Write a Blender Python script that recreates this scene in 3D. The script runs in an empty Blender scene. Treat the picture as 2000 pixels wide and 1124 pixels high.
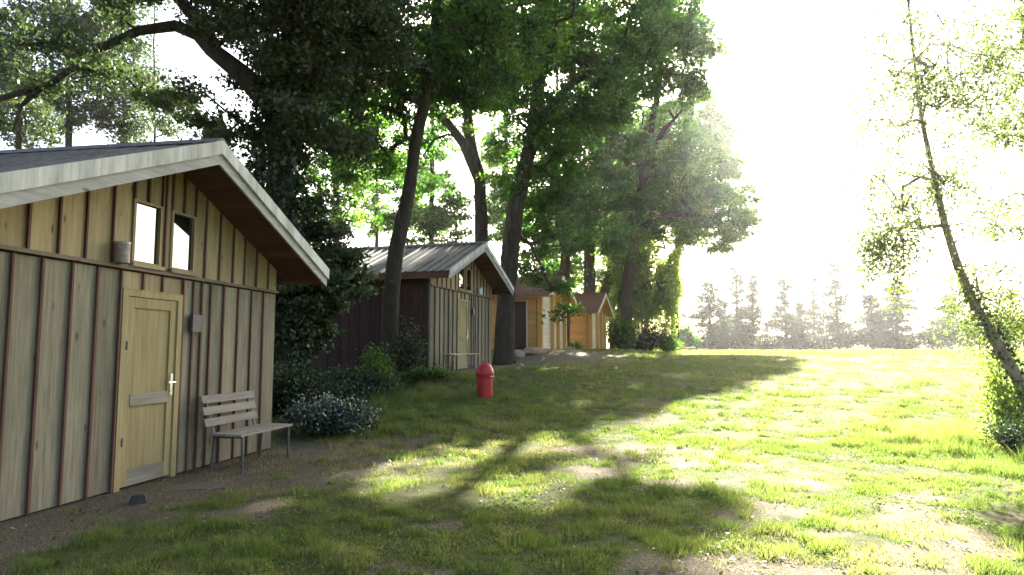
import bpy, math, random
import numpy as np
from mathutils import Vector, Matrix

S = bpy.context.scene
C = S.collection
R = math.radians

# ------------------------------------------------------------------ camera, sky, sun, exposure
F_PX, PITCH, EYE = 1340.0, R(5.2), 1.45
cam_d = bpy.data.cameras.new('camera')
cam = bpy.data.objects.new('camera', cam_d); C.objects.link(cam)
cam.location = (0, 0, EYE); cam.rotation_euler = (R(90) + PITCH, 0, 0)
cam_d.sensor_width = 36.0; cam_d.lens = 36.0 * F_PX / 2000.0
cam_d.clip_start = 0.05; cam_d.clip_end = 3000
S.camera = cam

SUN_AZ, SUN_EL = R(16.5), R(27.5)           # azimuth clockwise from +Y
W = bpy.data.worlds.new('World'); S.world = W; W.use_nodes = True
wn = W.node_tree; wn.nodes.clear()
sky = wn.nodes.new('ShaderNodeTexSky'); sky.sky_type = 'NISHITA'; sky.sun_disc = False
sky.sun_elevation = SUN_EL; sky.sun_rotation = SUN_AZ
sky.air_density = 1.0; sky.dust_density = 4.0; sky.ozone_density = 1.0
bg = wn.nodes.new('ShaderNodeBackground'); bg.inputs[1].default_value = 0.05
wo = wn.nodes.new('ShaderNodeOutputWorld')
wn.links.new(sky.outputs[0], bg.inputs[0]); wn.links.new(bg.outputs[0], wo.inputs[0])

sun_d = bpy.data.lights.new('sun', 'SUN'); sun_d.energy = 5.0; sun_d.angle = R(0.6); sun_d.color = (1.0, 0.93, 0.80)
sun = bpy.data.objects.new('sun', sun_d); C.objects.link(sun)
SV = Vector((math.sin(SUN_AZ) * math.cos(SUN_EL), math.cos(SUN_AZ) * math.cos(SUN_EL), math.sin(SUN_EL)))
sun.rotation_euler = (-SV).to_track_quat('-Z', 'Y').to_euler(); sun.location = SV * 60

S.view_settings.view_transform = 'Standard'; S.view_settings.look = 'None'
S.view_settings.exposure = 3.2; S.view_settings.gamma = 1.0; S.view_settings.use_curve_mapping = False
S.render.engine = 'CYCLES'
cy = S.cycles
cy.max_bounces = 7; cy.diffuse_bounces = 4; cy.glossy_bounces = 2; cy.transmission_bounces = 4
cy.transparent_max_bounces = 6; cy.volume_bounces = 1
cy.use_denoising = True
cy.caustics_reflective = False; cy.caustics_refractive = False
cy.sample_clamp_indirect = 6.0

HAZE_DENSITY, HAZE_G = 0.00034, 0.78

# ------------------------------------------------------------------ helpers
def P(x, y, d):
    """point at depth d (world Y) on the sight line measured in the photograph"""
    r = (x - 1000) / F_PX; u = (562 - y) / F_PX
    dx, dy, dz = r, math.cos(PITCH) - u * math.sin(PITCH), u * math.cos(PITCH) + math.sin(PITCH)
    t = d / dy
    return Vector((dx * t, d, EYE + dz * t))

def hash2(ix, iy, seed):
    h = (ix.astype(np.int64) * 374761393 + iy.astype(np.int64) * 668265263 + seed * 2147483647 // 7) & 0xffffffff
    h = ((h ^ (h >> 13)) * 1274126177) & 0xffffffff
    h = (h ^ (h >> 16)) & 0xffffffff
    return h / 4294967295.0

def vnoise(x, y, seed=0):
    x = np.asarray(x, float); y = np.asarray(y, float)
    ix = np.floor(x); iy = np.floor(y); fx = x - ix; fy = y - iy
    fx = fx * fx * (3 - 2 * fx); fy = fy * fy * (3 - 2 * fy)
    a = hash2(ix, iy, seed); b = hash2(ix + 1, iy, seed); c = hash2(ix, iy + 1, seed); d = hash2(ix + 1, iy + 1, seed)
    return (a * (1 - fx) + b * fx) * (1 - fy) + (c * (1 - fx) + d * fx) * fy

def fbm(x, y, seed=0, o=4):
    v = 0; a = .5; s = 0
    for k in range(o):
        v = v + a * vnoise(np.asarray(x) * 2 ** k, np.asarray(y) * 2 ** k, seed + k * 17); s += a; a *= .5
    return v / s

def sstep(a, b, x):
    t = np.clip((x - a) / (b - a), 0, 1); return t * t * (3 - 2 * t)

def tag(o, label=None, cat=None, group=None, kind=None):
    if label: o['label'] = label
    if cat: o['category'] = cat
    if group: o['group'] = group
    if kind: o['kind'] = kind
    return o

def empty(name, loc=(0, 0, 0), rz=0, label=None, cat=None, group=None):
    o = bpy.data.objects.new(name, None); C.objects.link(o)
    o.empty_display_size = .2; o.location = loc; o.rotation_euler = (0, 0, rz)
    return tag(o, label, cat, group)

class MB:
    def __init__(s): s.v = []; s.f = []
    def add(s, vs, fs):
        n = len(s.v); s.v += [tuple(v) for v in vs]; s.f += [tuple(i + n for i in f) for f in fs]
    def box(s, x0, x1, y0, y1, z0, z1):
        s.add([(x0, y0, z0), (x1, y0, z0), (x1, y1, z0), (x0, y1, z0), (x0, y0, z1), (x1, y0, z1), (x1, y1, z1), (x0, y1, z1)],
              [(0, 3, 2, 1), (4, 5, 6, 7), (0, 1, 5, 4), (1, 2, 6, 5), (2, 3, 7, 6), (3, 0, 4, 7)])
        return s
    def prism(s, poly, a0, a1, axis='y'):
        """poly: list of (u, z) going counter-clockwise; extruded along axis"""
        n = len(poly)
        if axis == 'y':
            vs = [(u, a0, z) for u, z in poly] + [(u, a1, z) for u, z in poly]
        else:
            vs = [(a0, u, z) for u, z in poly] + [(a1, u, z) for u, z in poly]
        fs = [tuple(range(n)), tuple(range(2 * n - 1, n - 1, -1))]
        for i in range(n):
            j = (i + 1) % n; fs.append((i, i + n, j + n, j))
        if axis == 'x': fs = [tuple(reversed(f)) for f in fs]
        s.add(vs, fs); return s
    def tube(s, pts, rads, sides=8, cap=True, wob=0, rng=None):
        pts = [Vector(p) for p in pts]; n = len(pts); vs = []
        ref = Vector((1, 0, 0))
        for i, p in enumerate(pts):
            t = (pts[min(i + 1, n - 1)] - pts[max(i - 1, 0)])
            if t.length < 1e-6: t = Vector((0, 0, 1))
            t.normalize()
            a = ref - t * ref.dot(t)
            if a.length < .1: a = Vector((0, 1, 0)) - t * t.y
            a.normalize(); b = t.cross(a); ref = a
            for k in range(sides):
                th = 2 * math.pi * k / sides
                rr = rads[i] * (1 + (rng.uniform(-wob, wob) if wob else 0))
                vs.append(p + (a * math.cos(th) + b * math.sin(th)) * rr)
        fs = []
        for i in range(n - 1):
            for k in range(sides):
                k2 = (k + 1) % sides
                fs.append((i * sides + k, i * sides + k2, (i + 1) * sides + k2, (i + 1) * sides + k))
        if cap:
            fs.append(tuple(reversed(range(sides)))); fs.append(tuple((n - 1) * sides + k for k in range(sides)))
        s.add(vs, fs); return s
    def lathe(s, prof, sides=24, cx=0, cy=0):
        n = len(prof); vs = []; fs = []
        for r, z in prof:
            for k in range(sides):
                th = 2 * math.pi * k / sides; vs.append((cx + r * math.cos(th), cy + r * math.sin(th), z))
        for i in range(n - 1):
            for k in range(sides):
                k2 = (k + 1) % sides
                fs.append((i * sides + k, i * sides + k2, (i + 1) * sides + k2, (i + 1) * sides + k))
        fs.append(tuple(reversed(range(sides)))); fs.append(tuple((n - 1) * sides + k for k in range(sides)))
        s.add(vs, fs); return s
    def build(s, name, mat, parent=None, origin=(0, 0, 0), smooth=False):
        me = bpy.data.meshes.new(name); o3 = origin
        me.from_pydata([(v[0] - o3[0], v[1] - o3[1], v[2] - o3[2]) for v in s.v], [], s.f)
        if smooth: me.polygons.foreach_set('use_smooth', [True] * len(me.polygons))
        me.materials.append(mat); me.update()
        o = bpy.data.objects.new(name, me); C.objects.link(o); o.location = origin
        if parent: o.parent = parent
        return o

def np_mesh(name, verts, k, mat, parent=None, rnd=None, smooth=False):
    """verts (N*k,3): N separate k-gons; rnd: value per polygon stored on its corners' points"""
    verts = np.ascontiguousarray(verts.reshape(-1, 3), dtype=np.float32); nv = len(verts); nf = nv // k
    me = bpy.data.meshes.new(name)
    me.vertices.add(nv); me.vertices.foreach_set('co', verts.ravel())
    me.loops.add(nv); me.loops.foreach_set('vertex_index', np.arange(nv, dtype=np.int32))
    me.polygons.add(nf); me.polygons.foreach_set('loop_start', np.arange(0, nv, k, dtype=np.int32))
    me.update(calc_edges=True)
    if rnd is not None:
        a = me.attributes.new('rnd', 'FLOAT', 'POINT'); a.data.foreach_set('value', np.repeat(rnd, k).astype(np.float32))
    me.materials.append(mat)
    o = bpy.data.objects.new(name, me); C.objects.link(o)
    if parent: o.parent = parent
    return o

# ------------------------------------------------------------------ materials
class NT:
    def __init__(s, name):
        s.m = bpy.data.materials.new(name); s.m.use_nodes = True; s.t = s.m.node_tree; s.t.nodes.clear()
        s.out = s.t.nodes.new('ShaderNodeOutputMaterial')
    def n(s, typ, **kw):
        nd = s.t.nodes.new('ShaderNode' + typ)
        for k, v in kw.items():
            if k.startswith('i_'):
                key = k[2:]; key = int(key) if key.isdigit() else key
                nd.inputs[key].default_value = v
            else: setattr(nd, k, v)
        return nd
    def l(s, a, b): s.t.links.new(a, b)
    def ramp(s, fac, stops):
        r = s.n('ValToRGB'); e = r.color_ramp.elements
        while len(e) < len(stops): e.new(.5)
        for k, (p, c) in enumerate(stops): e[k].position = p; e[k].color = (*c, 1) if len(c) == 3 else c
        s.l(fac, r.inputs[0]); return r.outputs[0]
    def mix(s, fac, a, b, typ='MIX'):
        m = s.n('Mix', data_type='RGBA', blend_type=typ)
        if isinstance(fac, float): m.inputs[0].default_value = fac
        else: s.l(fac, m.inputs[0])
        for v, i in ((a, 6), (b, 7)):
            if isinstance(v, tuple): m.inputs[i].default_value = (*v, 1)
            else: s.l(v, m.inputs[i])
        return m.outputs[2]
    def noise(s, vec, scale, detail=4, rough=.55):
        n = s.n('TexNoise', i_Scale=scale, i_Detail=detail, i_Roughness=rough); s.l(vec, n.inputs['Vector']); return n.outputs[0]
    def mapped(s, vec, scale, loc=None):
        m = s.n('Mapping'); m.inputs['Scale'].default_value = scale; s.l(vec, m.inputs[0])
        if loc is not None: s.l(loc, m.inputs['Location'])
        return m.outputs[0]
    def finish(s, col, rough=.7, spec=.3, bump=None, bstr=.3, bdist=.01, metal=0.0):
        p = s.n('BsdfPrincipled'); p.inputs['Metallic'].default_value = metal
        p.inputs['Specular IOR Level'].default_value = spec
        if isinstance(rough, float): p.inputs['Roughness'].default_value = rough
        else: s.l(rough, p.inputs['Roughness'])
        if isinstance(col, tuple): p.inputs['Base Color'].default_value = (*col, 1)
        else: s.l(col, p.inputs['Base Color'])
        if bump is not None:
            b = s.n('Bump'); b.inputs['Strength'].default_value = bstr; b.inputs['Distance'].default_value = bdist
            s.l(bump, b.inputs['Height']); s.l(b.outputs[0], p.inputs['Normal'])
        s.l(p.outputs[0], s.out.inputs[0]); return s.m

def wood(name, c_dark, c_mid, c_light, axis='z', stain=(.10, .09, .055), stain_amt=.5, knots=True, rough=.75, var=.35, gscale=1.0):
    t = NT(name); tc = t.n('TexCoord'); oi = t.n('ObjectInfo')
    off = t.n('VectorMath', operation='SCALE'); off.inputs[0].default_value = (37.1, 17.7, 53.3); t.l(oi.outputs['Random'], off.inputs['Scale'])
    sc = {'z': (34, 34, 1.6), 'x': (1.6, 34, 34), 'y': (34, 1.6, 34)}[axis]
    g = t.noise(t.mapped(tc.outputs['Object'], tuple(k * gscale for k in sc), off.outputs[0]), 1.0, 5, .65)
    base = t.ramp(g, [(.28, c_dark), (.5, c_mid), (.72, c_light)])
    sb = {'z': (5, 5, 1.2), 'x': (1.2, 5, 5), 'y': (5, 1.2, 5)}[axis]
    w = t.noise(t.mapped(tc.outputs['Object'], sb, off.outputs[0]), 1.0, 4, .6)
    wf = t.ramp(w, [(.42, (0, 0, 0)), (.72, (stain_amt,) * 3)])
    col = t.mix(wf, base, stain)
    if knots:
        ks = {'z': (7, 7, 2.4), 'x': (2.4, 7, 7), 'y': (7, 2.4, 7)}[axis]
        v = t.n('TexVoronoi', i_Scale=1.0); t.l(t.mapped(tc.outputs['Object'], ks, off.outputs[0]), v.inputs['Vector'])
        kf = t.ramp(v.outputs['Distance'], [(.05, (.9, .9, .9)), (.16, (0, 0, 0))])
        col = t.mix(kf, col, tuple(k * .33 for k in c_dark))
    tone = t.ramp(oi.outputs['Random'], [(0, (1 - var,) * 3), (1, (1 + var * .3,) * 3)])
    col = t.mix(1.0, col, tone, 'MULTIPLY')
    return t.finish(col, rough, .25, g, .35, .004)

M = {}
M['board'] = wood('weathered board', (.155, .134, .087), (.26, .229, .153), (.33, .298, .203), stain=(.135, .13, .088), stain_amt=.7, var=.32)
M['board_up'] = wood('sheltered board', (.27, .20, .10), (.395, .315, .17), (.47, .39, .23), stain=(.25, .195, .10), stain_amt=.55, var=.28)
M['ledge'] = wood('weathered ledge', (.13, .095, .065), (.20, .15, .10), (.26, .20, .14), axis='x', stain=(.12, .085, .06), var=.1)
M['batten'] = wood('red brown batten', (.10, .043, .031), (.145, .068, .049), (.185, .094, .068), stain=(.13, .08, .06), knots=False, var=.25)
M['door'] = wood('door timber', (.25, .19, .088), (.36, .285, .135), (.425, .35, .18), stain=(.215, .17, .08), stain_amt=.45, knots=False, var=.12)
M['door_rail'] = wood('grey door rail', (.23, .20, .15), (.30, .27, .21), (.36, .33, .27), axis='x', knots=False, var=.12)
M['red_wall'] = wood('dark red siding', (.036, .015, .012), (.055, .023, .018), (.073, .032, .026), stain=(.032, .018, .015), var=.3)
M['soffit'] = wood('red brown soffit', (.10, .042, .030), (.145, .066, .046), (.18, .085, .06), axis='y', stain=(.09, .045, .032), var=.25)
M['barge'] = wood('pale painted bargeboard', (.40, .40, .36), (.58, .58, .53), (.68, .68, .63), stain=(.20, .22, .17), stain_amt=.75, knots=False, var=.08, gscale=1.3)
M['barge_low'] = wood('grey bargeboard', (.27, .27, .25), (.36, .36, .335), (.43, .43, .40), axis='x', stain=(.22, .21, .18), stain_amt=.6, var=.08)
M['bench_wood'] = wood('grey bench plank', (.19, .165, .135), (.28, .248, .207), (.35, .315, .27), axis='x', stain=(.16, .135, .105), stain_amt=.5, var=.2)
M['bench_pale'] = wood('pale bench plank', (.42, .34, .20), (.55, .46, .29), (.62, .53, .35), axis='x', var=.15, knots=False)
M['log_orange'] = wood('orange glazed timber', (.60, .31, .085), (.73, .41, .12), (.80, .48, .16), axis='y', stain=(.62, .34, .10), var=.15)
M['log_front_lit'] = wood('sunlit cream front timber', (.70, .58, .38), (.80, .70, .50), (.86, .76, .58), axis='x', stain=(.66, .55, .36), var=.12)  # same timber as the sides, with sunlight put into its colour
M['log_trim'] = wood('orange trim', (.62, .33, .09), (.75, .43, .13), (.82, .50, .17), stain=(.64, .36, .11), knots=False, var=.12)
M['cream_lit_trim'] = wood('cream and sunlit trim', (.6, .5, .33), (.72, .61, .43), (.8, .7, .52), stain=(.5, .42, .28), knots=False, var=.08)  # pale trim; on the door jambs the cream stands for sunlight

def metal_roof():
    t = NT('weathered grey sheet metal'); tc = t.n('TexCoord')
    a = t.noise(tc.outputs['Object'], 1.3, 5, .65); b = t.noise(tc.outputs['Object'], 9, 4)
    col = t.ramp(b, [(.3, (.075, .070, .062)), (.7, (.135, .128, .115))])
    col = t.mix(t.ramp(a, [(.52, (0, 0, 0)), (.66, (.85, .85, .85))]), col, (.035, .04, .028))
    return t.finish(col, .6, .35, b, .1, .003, .1)
M['roof_metal'] = metal_roof()

def shingle():
    t = NT('red brown shingles'); tc = t.n('TexCoord')
    br = t.n('TexNoise', i_Scale=14.0, i_Detail=4.0); t.l(tc.outputs['Object'], br.inputs['Vector'])
    col = t.ramp(br.outputs[0], [(.3, (.16, .062, .045)), (.7, (.30, .135, .10))])
    return t.finish(col, .85, .2, br.outputs[0], .4, .01)
M['shingle'] = shingle()

def bark(name, c0, c1, moss=.3):
    t = NT(name); tc = t.n('TexCoord')
    v = t.noise(t.mapped(tc.outputs['Object'], (9, 9, 2.2)), 1.0, 6, .7)
    col = t.ramp(v, [(.32, c0), (.68, c1)])
    w = t.noise(tc.outputs['Object'], .9, 4)
    col = t.mix(t.ramp(w, [(.45, (0, 0, 0)), (.7, (moss,) * 3)]), col, (.035, .05, .018))
    return t.finish(col, .9, .15, v, .9, .05)
M['bark'] = bark('dark oak bark', (.030, .024, .018), (.085, .068, .052))
M['bark_red'] = bark('reddish bark', (.06, .030, .020), (.14, .08, .055), .15)
M['bark_birch'] = bark('young birch bark', (.22, .15, .12), (.48, .38, .32), .2)
M['twig'] = bark('twig', (.05, .04, .03), (.10, .08, .06), .2)

def leafmat(name, stops, tstops, tfac=.5, gloss=.03, grough=.4):
    t = NT(name); a = t.n('Attribute', attribute_name='rnd')
    c = t.ramp(a.outputs['Fac'], stops); ct = t.ramp(a.outputs['Fac'], tstops)
    d = t.n('BsdfDiffuse'); t.l(c, d.inputs[0]); tr = t.n('BsdfTranslucent'); t.l(ct, tr.inputs[0])
    m = t.n('MixShader'); m.inputs[0].default_value = tfac; t.l(d.outputs[0], m.inputs[1]); t.l(tr.outputs[0], m.inputs[2])
    g = t.n('BsdfGlossy'); g.inputs['Roughness'].default_value = grough; g.inputs[0].default_value = (1, 1, .95, 1)
    m2 = t.n('MixShader'); m2.inputs[0].default_value = gloss; t.l(m.outputs[0], m2.inputs[1]); t.l(g.outputs[0], m2.inputs[2])
    t.l(m2.outputs[0], t.out.inputs[0]); return t.m
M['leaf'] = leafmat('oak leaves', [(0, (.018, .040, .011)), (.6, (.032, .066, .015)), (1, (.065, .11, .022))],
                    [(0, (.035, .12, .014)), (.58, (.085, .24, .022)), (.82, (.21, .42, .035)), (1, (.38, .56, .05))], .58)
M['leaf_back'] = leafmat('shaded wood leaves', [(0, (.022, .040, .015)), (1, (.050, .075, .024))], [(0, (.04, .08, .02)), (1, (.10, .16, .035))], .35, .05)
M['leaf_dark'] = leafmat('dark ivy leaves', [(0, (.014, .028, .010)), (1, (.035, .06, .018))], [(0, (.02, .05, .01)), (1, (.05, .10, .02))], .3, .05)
M['leaf_bright'] = leafmat('bright leaves', [(0, (.028, .062, .012)), (1, (.068, .12, .024))], [(0, (.09, .23, .024)), (.6, (.15, .33, .03)), (1, (.32, .52, .05))], .58)
M['leaf_weep'] = leafmat('weeping birch leaves', [(0, (.05, .09, .02)), (1, (.09, .14, .03))], [(0, (.24, .40, .05)), (1, (.46, .58, .09))], .66)
M['leaf_birch'] = leafmat('birch leaves', [(0, (.045, .075, .018)), (1, (.09, .13, .03))], [(0, (.13, .22, .04)), (1, (.28, .36, .07))], .45, .05)
M['leaf_gloss'] = leafmat('glossy laurel leaves', [(0, (.018, .035, .012)), (1, (.04, .07, .022))], [(0, (.03, .06, .01)), (1, (.06, .11, .02))], .25, .15, .38)
M['needle'] = leafmat('conifer needles', [(0, (.022, .038, .024)), (1, (.045, .072, .045))], [(0, (.03, .05, .02)), (1, (.06, .09, .03))], .3, .03)
M['grass'] = leafmat('grass blades', [(0, (.022, .044, .009)), (.55, (.045, .070, .015)), (.8, (.085, .095, .027)), (1, (.20, .165, .075))],
                     [(0, (.125, .23, .032)), (.55, (.24, .325, .055)), (.8, (.37, .385, .10)), (1, (.46, .39, .19))], .55, .03, .5)

M['litter'] = leafmat('dry leaves', [(0, (.10, .06, .03)), (.6, (.20, .13, .07)), (1, (.34, .25, .15))], [(0, (.10, .06, .03)), (1, (.25, .17, .08))], .2, .03)

def ground_mat():
    t = NT('grassy earth'); g = t.n('NewGeometry'); a = t.n('Attribute', attribute_name='bare')
    pos = g.outputs['Position']
    n1 = t.noise(pos, 7.5, 8, .8); n2 = t.noise(pos, 30, 6, .85); n3 = t.noise(pos, 48, 4, .75)
    soil = t.ramp(n2, [(.3, (.060, .049, .035)), (.55, (.105, .088, .062)), (.75, (.19, .162, .114))])
    speck = t.ramp(n3, [(.54, (0, 0, 0)), (.60, (.75, .75, .75))])
    soil = t.mix(speck, soil, (.30, .255, .19))
    gr = t.ramp(n1, [(.3, (.030, .042, .011)), (.5, (.064, .074, .020)), (.7, (.155, .132, .054))])
    gr = t.mix(t.ramp(n2, [(.35, (0, 0, 0)), (.7, (.6, .6, .6))]), gr, (.05, .065, .016))
    mm = t.n('Math', operation='MULTIPLY_ADD'); t.l(n2, mm.inputs[0]); mm.inputs[1].default_value = .5
    t.l(a.outputs['Fac'], mm.inputs[2])
    f = t.ramp(mm.outputs[0], [(.45, (0, 0, 0)), (.85, (1, 1, 1))])
    dr = t.n('Attribute', attribute_name='dry')
    lit_straw = t.ramp(n2, [(.36, (.09, .08, .045)), (.52, (.20, .165, .10)), (.66, (.40, .33, .22))])
    soil = t.mix(dr.outputs['Fac'], soil, lit_straw)  # dry straw colour that also carries painted brightness for the sunny field
    return t.finish(t.mix(f, gr, soil), .95, .1, n2, .6, .03)
M['ground'] = ground_mat()

def plain(name, col, rough=.5, spec=.4, metal=0.0, nvar=.15, scale=8):
    t = NT(name); tc = t.n('TexCoord'); n = t.noise(tc.outputs['Object'], scale, 5, .65)
    c = t.ramp(n, [(.3, tuple(k * (1 - nvar) for k in col)), (.7, tuple(min(1, k * (1 + nvar)) for k in col))])
    return t.finish(c, rough, spec, n, .08, .003, metal)
M['steel'] = plain('satin steel', (.78, .79, .80), .25, .5, .9)
M['iron'] = plain('painted iron', (.10, .105, .10), .5, .4, .2)
M['iron_green'] = plain('green grey painted iron', (.07, .08, .07), .55, .4, .1)
M['red_plastic'] = plain('red plastic', (.50, .018, .028), .38, .5, 0, .12, 5)
M['white_plastic'] = plain('white plastic', (.75, .74, .70), .5, .4, 0, .08)
M['black'] = plain('dark inside', (.02, .012, .012), .8, .2)
M['slate'] = plain('slate grey plaque', (.06, .055, .075), .5, .4, 0, .25, 14)
M['slate_mark'] = plain('worn pale lettering', (.12, .12, .15), .6, .3, 0, .3, 30)
M['tin'] = plain('weathered tin', (.30, .25, .22), .6, .4, .25, .35, 18)
M['tin_rim'] = plain('tin rim', (.42, .36, .33), .5, .4, .3, .2, 18)
M['stone'] = plain('dark stone', (.075, .065, .06), .9, .2, 0, .3, 10)
M['stone_pale'] = plain('pale stone', (.36, .32, .28), .9, .2, 0, .25, 8)
M['slab'] = plain('earthy slab', (.11, .095, .072), .95, .15, 0, .25, 7)
M['log_end'] = plain('cut wood', (.42, .26, .16), .9, .2, 0, .25, 9)

def glass():
    t = NT('window glass'); lw = t.n('Fresnel', i_IOR=3.4)
    g = t.n('BsdfGlossy'); g.inputs['Roughness'].default_value = .01; g.inputs[0].default_value = (.95, .97, 1, 1)
    d = t.n('BsdfDiffuse'); d.inputs[0].default_value = (.008, .009, .009, 1)
    m = t.n('MixShader'); t.l(lw.outputs[0], m.inputs[0]); t.l(d.outputs[0], m.inputs[1]); t.l(g.outputs[0], m.inputs[2])
    t.l(m.outputs[0], t.out.inputs[0]); return t.m
M['glass'] = glass()

# ------------------------------------------------------------------ places of the cabins
# (centre of the front at ground level, facade bearing in degrees clockwise from +Y, pad half width, depth)
CAB = {
    1: dict(o=Vector((-3.975, 7.766, 0.0)), a=9.6, hw=2.55, dep=5.2),
    2: dict(o=Vector((-1.43, 20.75, 0.87)), a=17.0, hw=2.6, dep=5.2),
    3: dict(o=Vector((1.72, 29.65, 1.47)), a=20.5, hw=1.75, dep=4.2),
    4: dict(o=Vector((4.62, 37.5, 1.48)), a=20.5, hw=1.6, dep=3.8),
}
def cab_local(k, x, y):
    c = CAB[k]; a = R(c['a']); dx = x - c['o'].x; dy = y - c['o'].y
    return dx * math.sin(a) + dy * math.cos(a), -dx * math.cos(a) + dy * math.sin(a)
def cab_rz(k): return R(90 - CAB[k]['a'])

YS = np.array([-80, 9, 12, 15, 18, 22, 28, 40, 60, 100, 400.]); ZS = np.array([0, 0, .14, .42, .72, .98, 1.18, 1.32, 1.38, 1.40, 1.41])
def gz(x, y):
    x = np.asarray(x, float); y = np.asarray(y, float)
    z = (np.interp(y - .8, YS, ZS) + np.interp(y, YS, ZS) + np.interp(y + .8, YS, ZS)) / 3
    for k, mg in ((1, 2.0), (2, 2.6), (3, 3.5), (4, 3.5)):
        c = CAB[k]; lx, ly = cab_local(k, x, y)
        ddx = np.maximum(np.abs(lx) - c['hw'] - .2, 0); ddy = np.maximum(np.maximum(-ly - .5, ly - c['dep']), 0)
        w = sstep(1, 0, np.sqrt(ddx ** 2 + ddy ** 2) / mg)
        z = z * (1 - w) + c['o'].z * w
    return z
def G(x, y): return float(gz(x, y))

def bare_f(x, y):
    x = np.asarray(x, float); y = np.asarray(y, float)
    n = fbm(x * 1.7, y * 1.7, 3, 4); n2 = fbm(x * .3 + 9, y * .3, 8, 3)
    near = sstep(15, 5, y)
    b = sstep(.55, .68, n * .6 + n2 * .4 + .01 * near - .05 * sstep(.5, -1.5, x)) * (.35 + .6 * near)
    lx, ly = cab_local(1, x, y)
    e = fbm(x * 1.6, y * 1.6, 21, 3) - .5
    strip = sstep(-1.25, -.95, ly + e * .5) * sstep(3.3, 2.7, lx + e)
    b = np.maximum(b, strip)
    worn = sstep(2.6, .6, np.hypot((x + 2.6) / 1.1, (y - 8.9) / 1.5) + e * 2.0) * .72
    b = np.maximum(b, worn)
    b = np.maximum(b, sstep(1.3, .3, np.hypot((x - 1.3) / 2.6, (y - 8.8) / 2.4) + e * .8) * .85 * sstep(.42, .58, n))
    b = np.maximum(b, sstep(1.3, .3, np.hypot((x - 3.2) / 2.0, (y - 5.6) / 1.5) + e * .8) * .8 * sstep(.42, .58, n))
    lx, ly = cab_local(2, x, y)
    b = np.maximum(b, sstep(-1.3, -.8, ly + e * .6) * sstep(6.5, 3, lx + e * 2) * sstep(-2.6, -1.8, lx))
    bank = sstep(3.2, .8, np.hypot((x - 1.2) / 1.5, (y - 26) / 2.2) + e) * .85
    b = np.maximum(b, bank)
    return np.clip(b * (.55 + .9 * (fbm(x * 5, y * 5, 61, 3))), 0, 1)

# ------------------------------------------------------------------ ground
def axis(lo, f0, f1, hi, st, g):
    a = list(np.arange(f0, f1, st)); s = st
    while a[-1] < hi: s *= g; a.append(min(a[-1] + s, hi))
    s = st; b = []
    c = f0
    while c > lo: s *= g; c = max(c - s, lo); b.append(c)
    return np.array(b[::-1] + a)
gx = axis(-260, -6, 11, 260, .11, 1.09); gy = axis(-60, 3, 17, 330, .11, 1.06)
GX, GY = np.meshgrid(gx, gy)
GZ = gz(GX, GY)
fine = sstep(60, 20, np.hypot(GX, GY))
GZ = GZ + fine * ((fbm(GX * 1.3, GY * 1.3, 31, 3) - .5) * .07 + (fbm(GX * 5, GY * 5, 41, 2) - .5) * .035) * (1 - .6 * bare_f(GX, GY))
nx, ny = len(gx), len(gy)
me = bpy.data.meshes.new('ground')
me.vertices.add(nx * ny); me.vertices.foreach_set('co', np.stack([GX, GY, GZ], -1).astype(np.float32).ravel())
ii = (np.arange(ny - 1)[:, None] * nx + np.arange(nx - 1)[None, :]).ravel()
q = np.stack([ii, ii + 1, ii + nx + 1, ii + nx], -1).astype(np.int32)
me.loops.add(q.size); me.loops.foreach_set('vertex_index', q.ravel())
me.polygons.add(len(q)); me.polygons.foreach_set('loop_start', np.arange(0, q.size, 4, dtype=np.int32))
me.update(calc_edges=True); me.polygons.foreach_set('use_smooth', np.ones(len(q), bool))
at = me.attributes.new('bare', 'FLOAT', 'POINT'); at.data.foreach_set('value', bare_f(GX, GY).astype(np.float32).ravel())
at2 = me.attributes.new('dry', 'FLOAT', 'POINT'); at2.data.foreach_set('value', (sstep(.3, 3.4, GX + (fbm(GX * .6, GY * .6, 12, 3) - .5) * 3 + np.maximum(GY - 8, 0) * .25 - np.maximum(8 - GY, 0) * .2) * .95).astype(np.float32).ravel())  # mask for straw and painted-in brightness on the sunny side of the field
me.materials.append(M['ground'])
ground = bpy.data.objects.new('ground', me); C.objects.link(ground); tag(ground, kind='structure')

# ------------------------------------------------------------------ board-and-batten cabins
RIDGE, SL, EAVE, OVER, DEP = 3.80, .395, 2.89, .66, 5.2
def zs(x): return RIDGE - .14 - SL * abs(x)          # underside of the roof boards at the wall
def zt(x): return RIDGE - SL * abs(x)
def slope_piece(x0, x1, z0, z1, y0, y1):
    """piece following the roof line: z0/z1 are offsets from the top line"""
    return MB().prism([(x0, zt(x0) + z0), (x1, zt(x1) + z0), (x1, zt(x1) + z1), (x0, zt(x0) + z1)], y0, y1)

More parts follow.
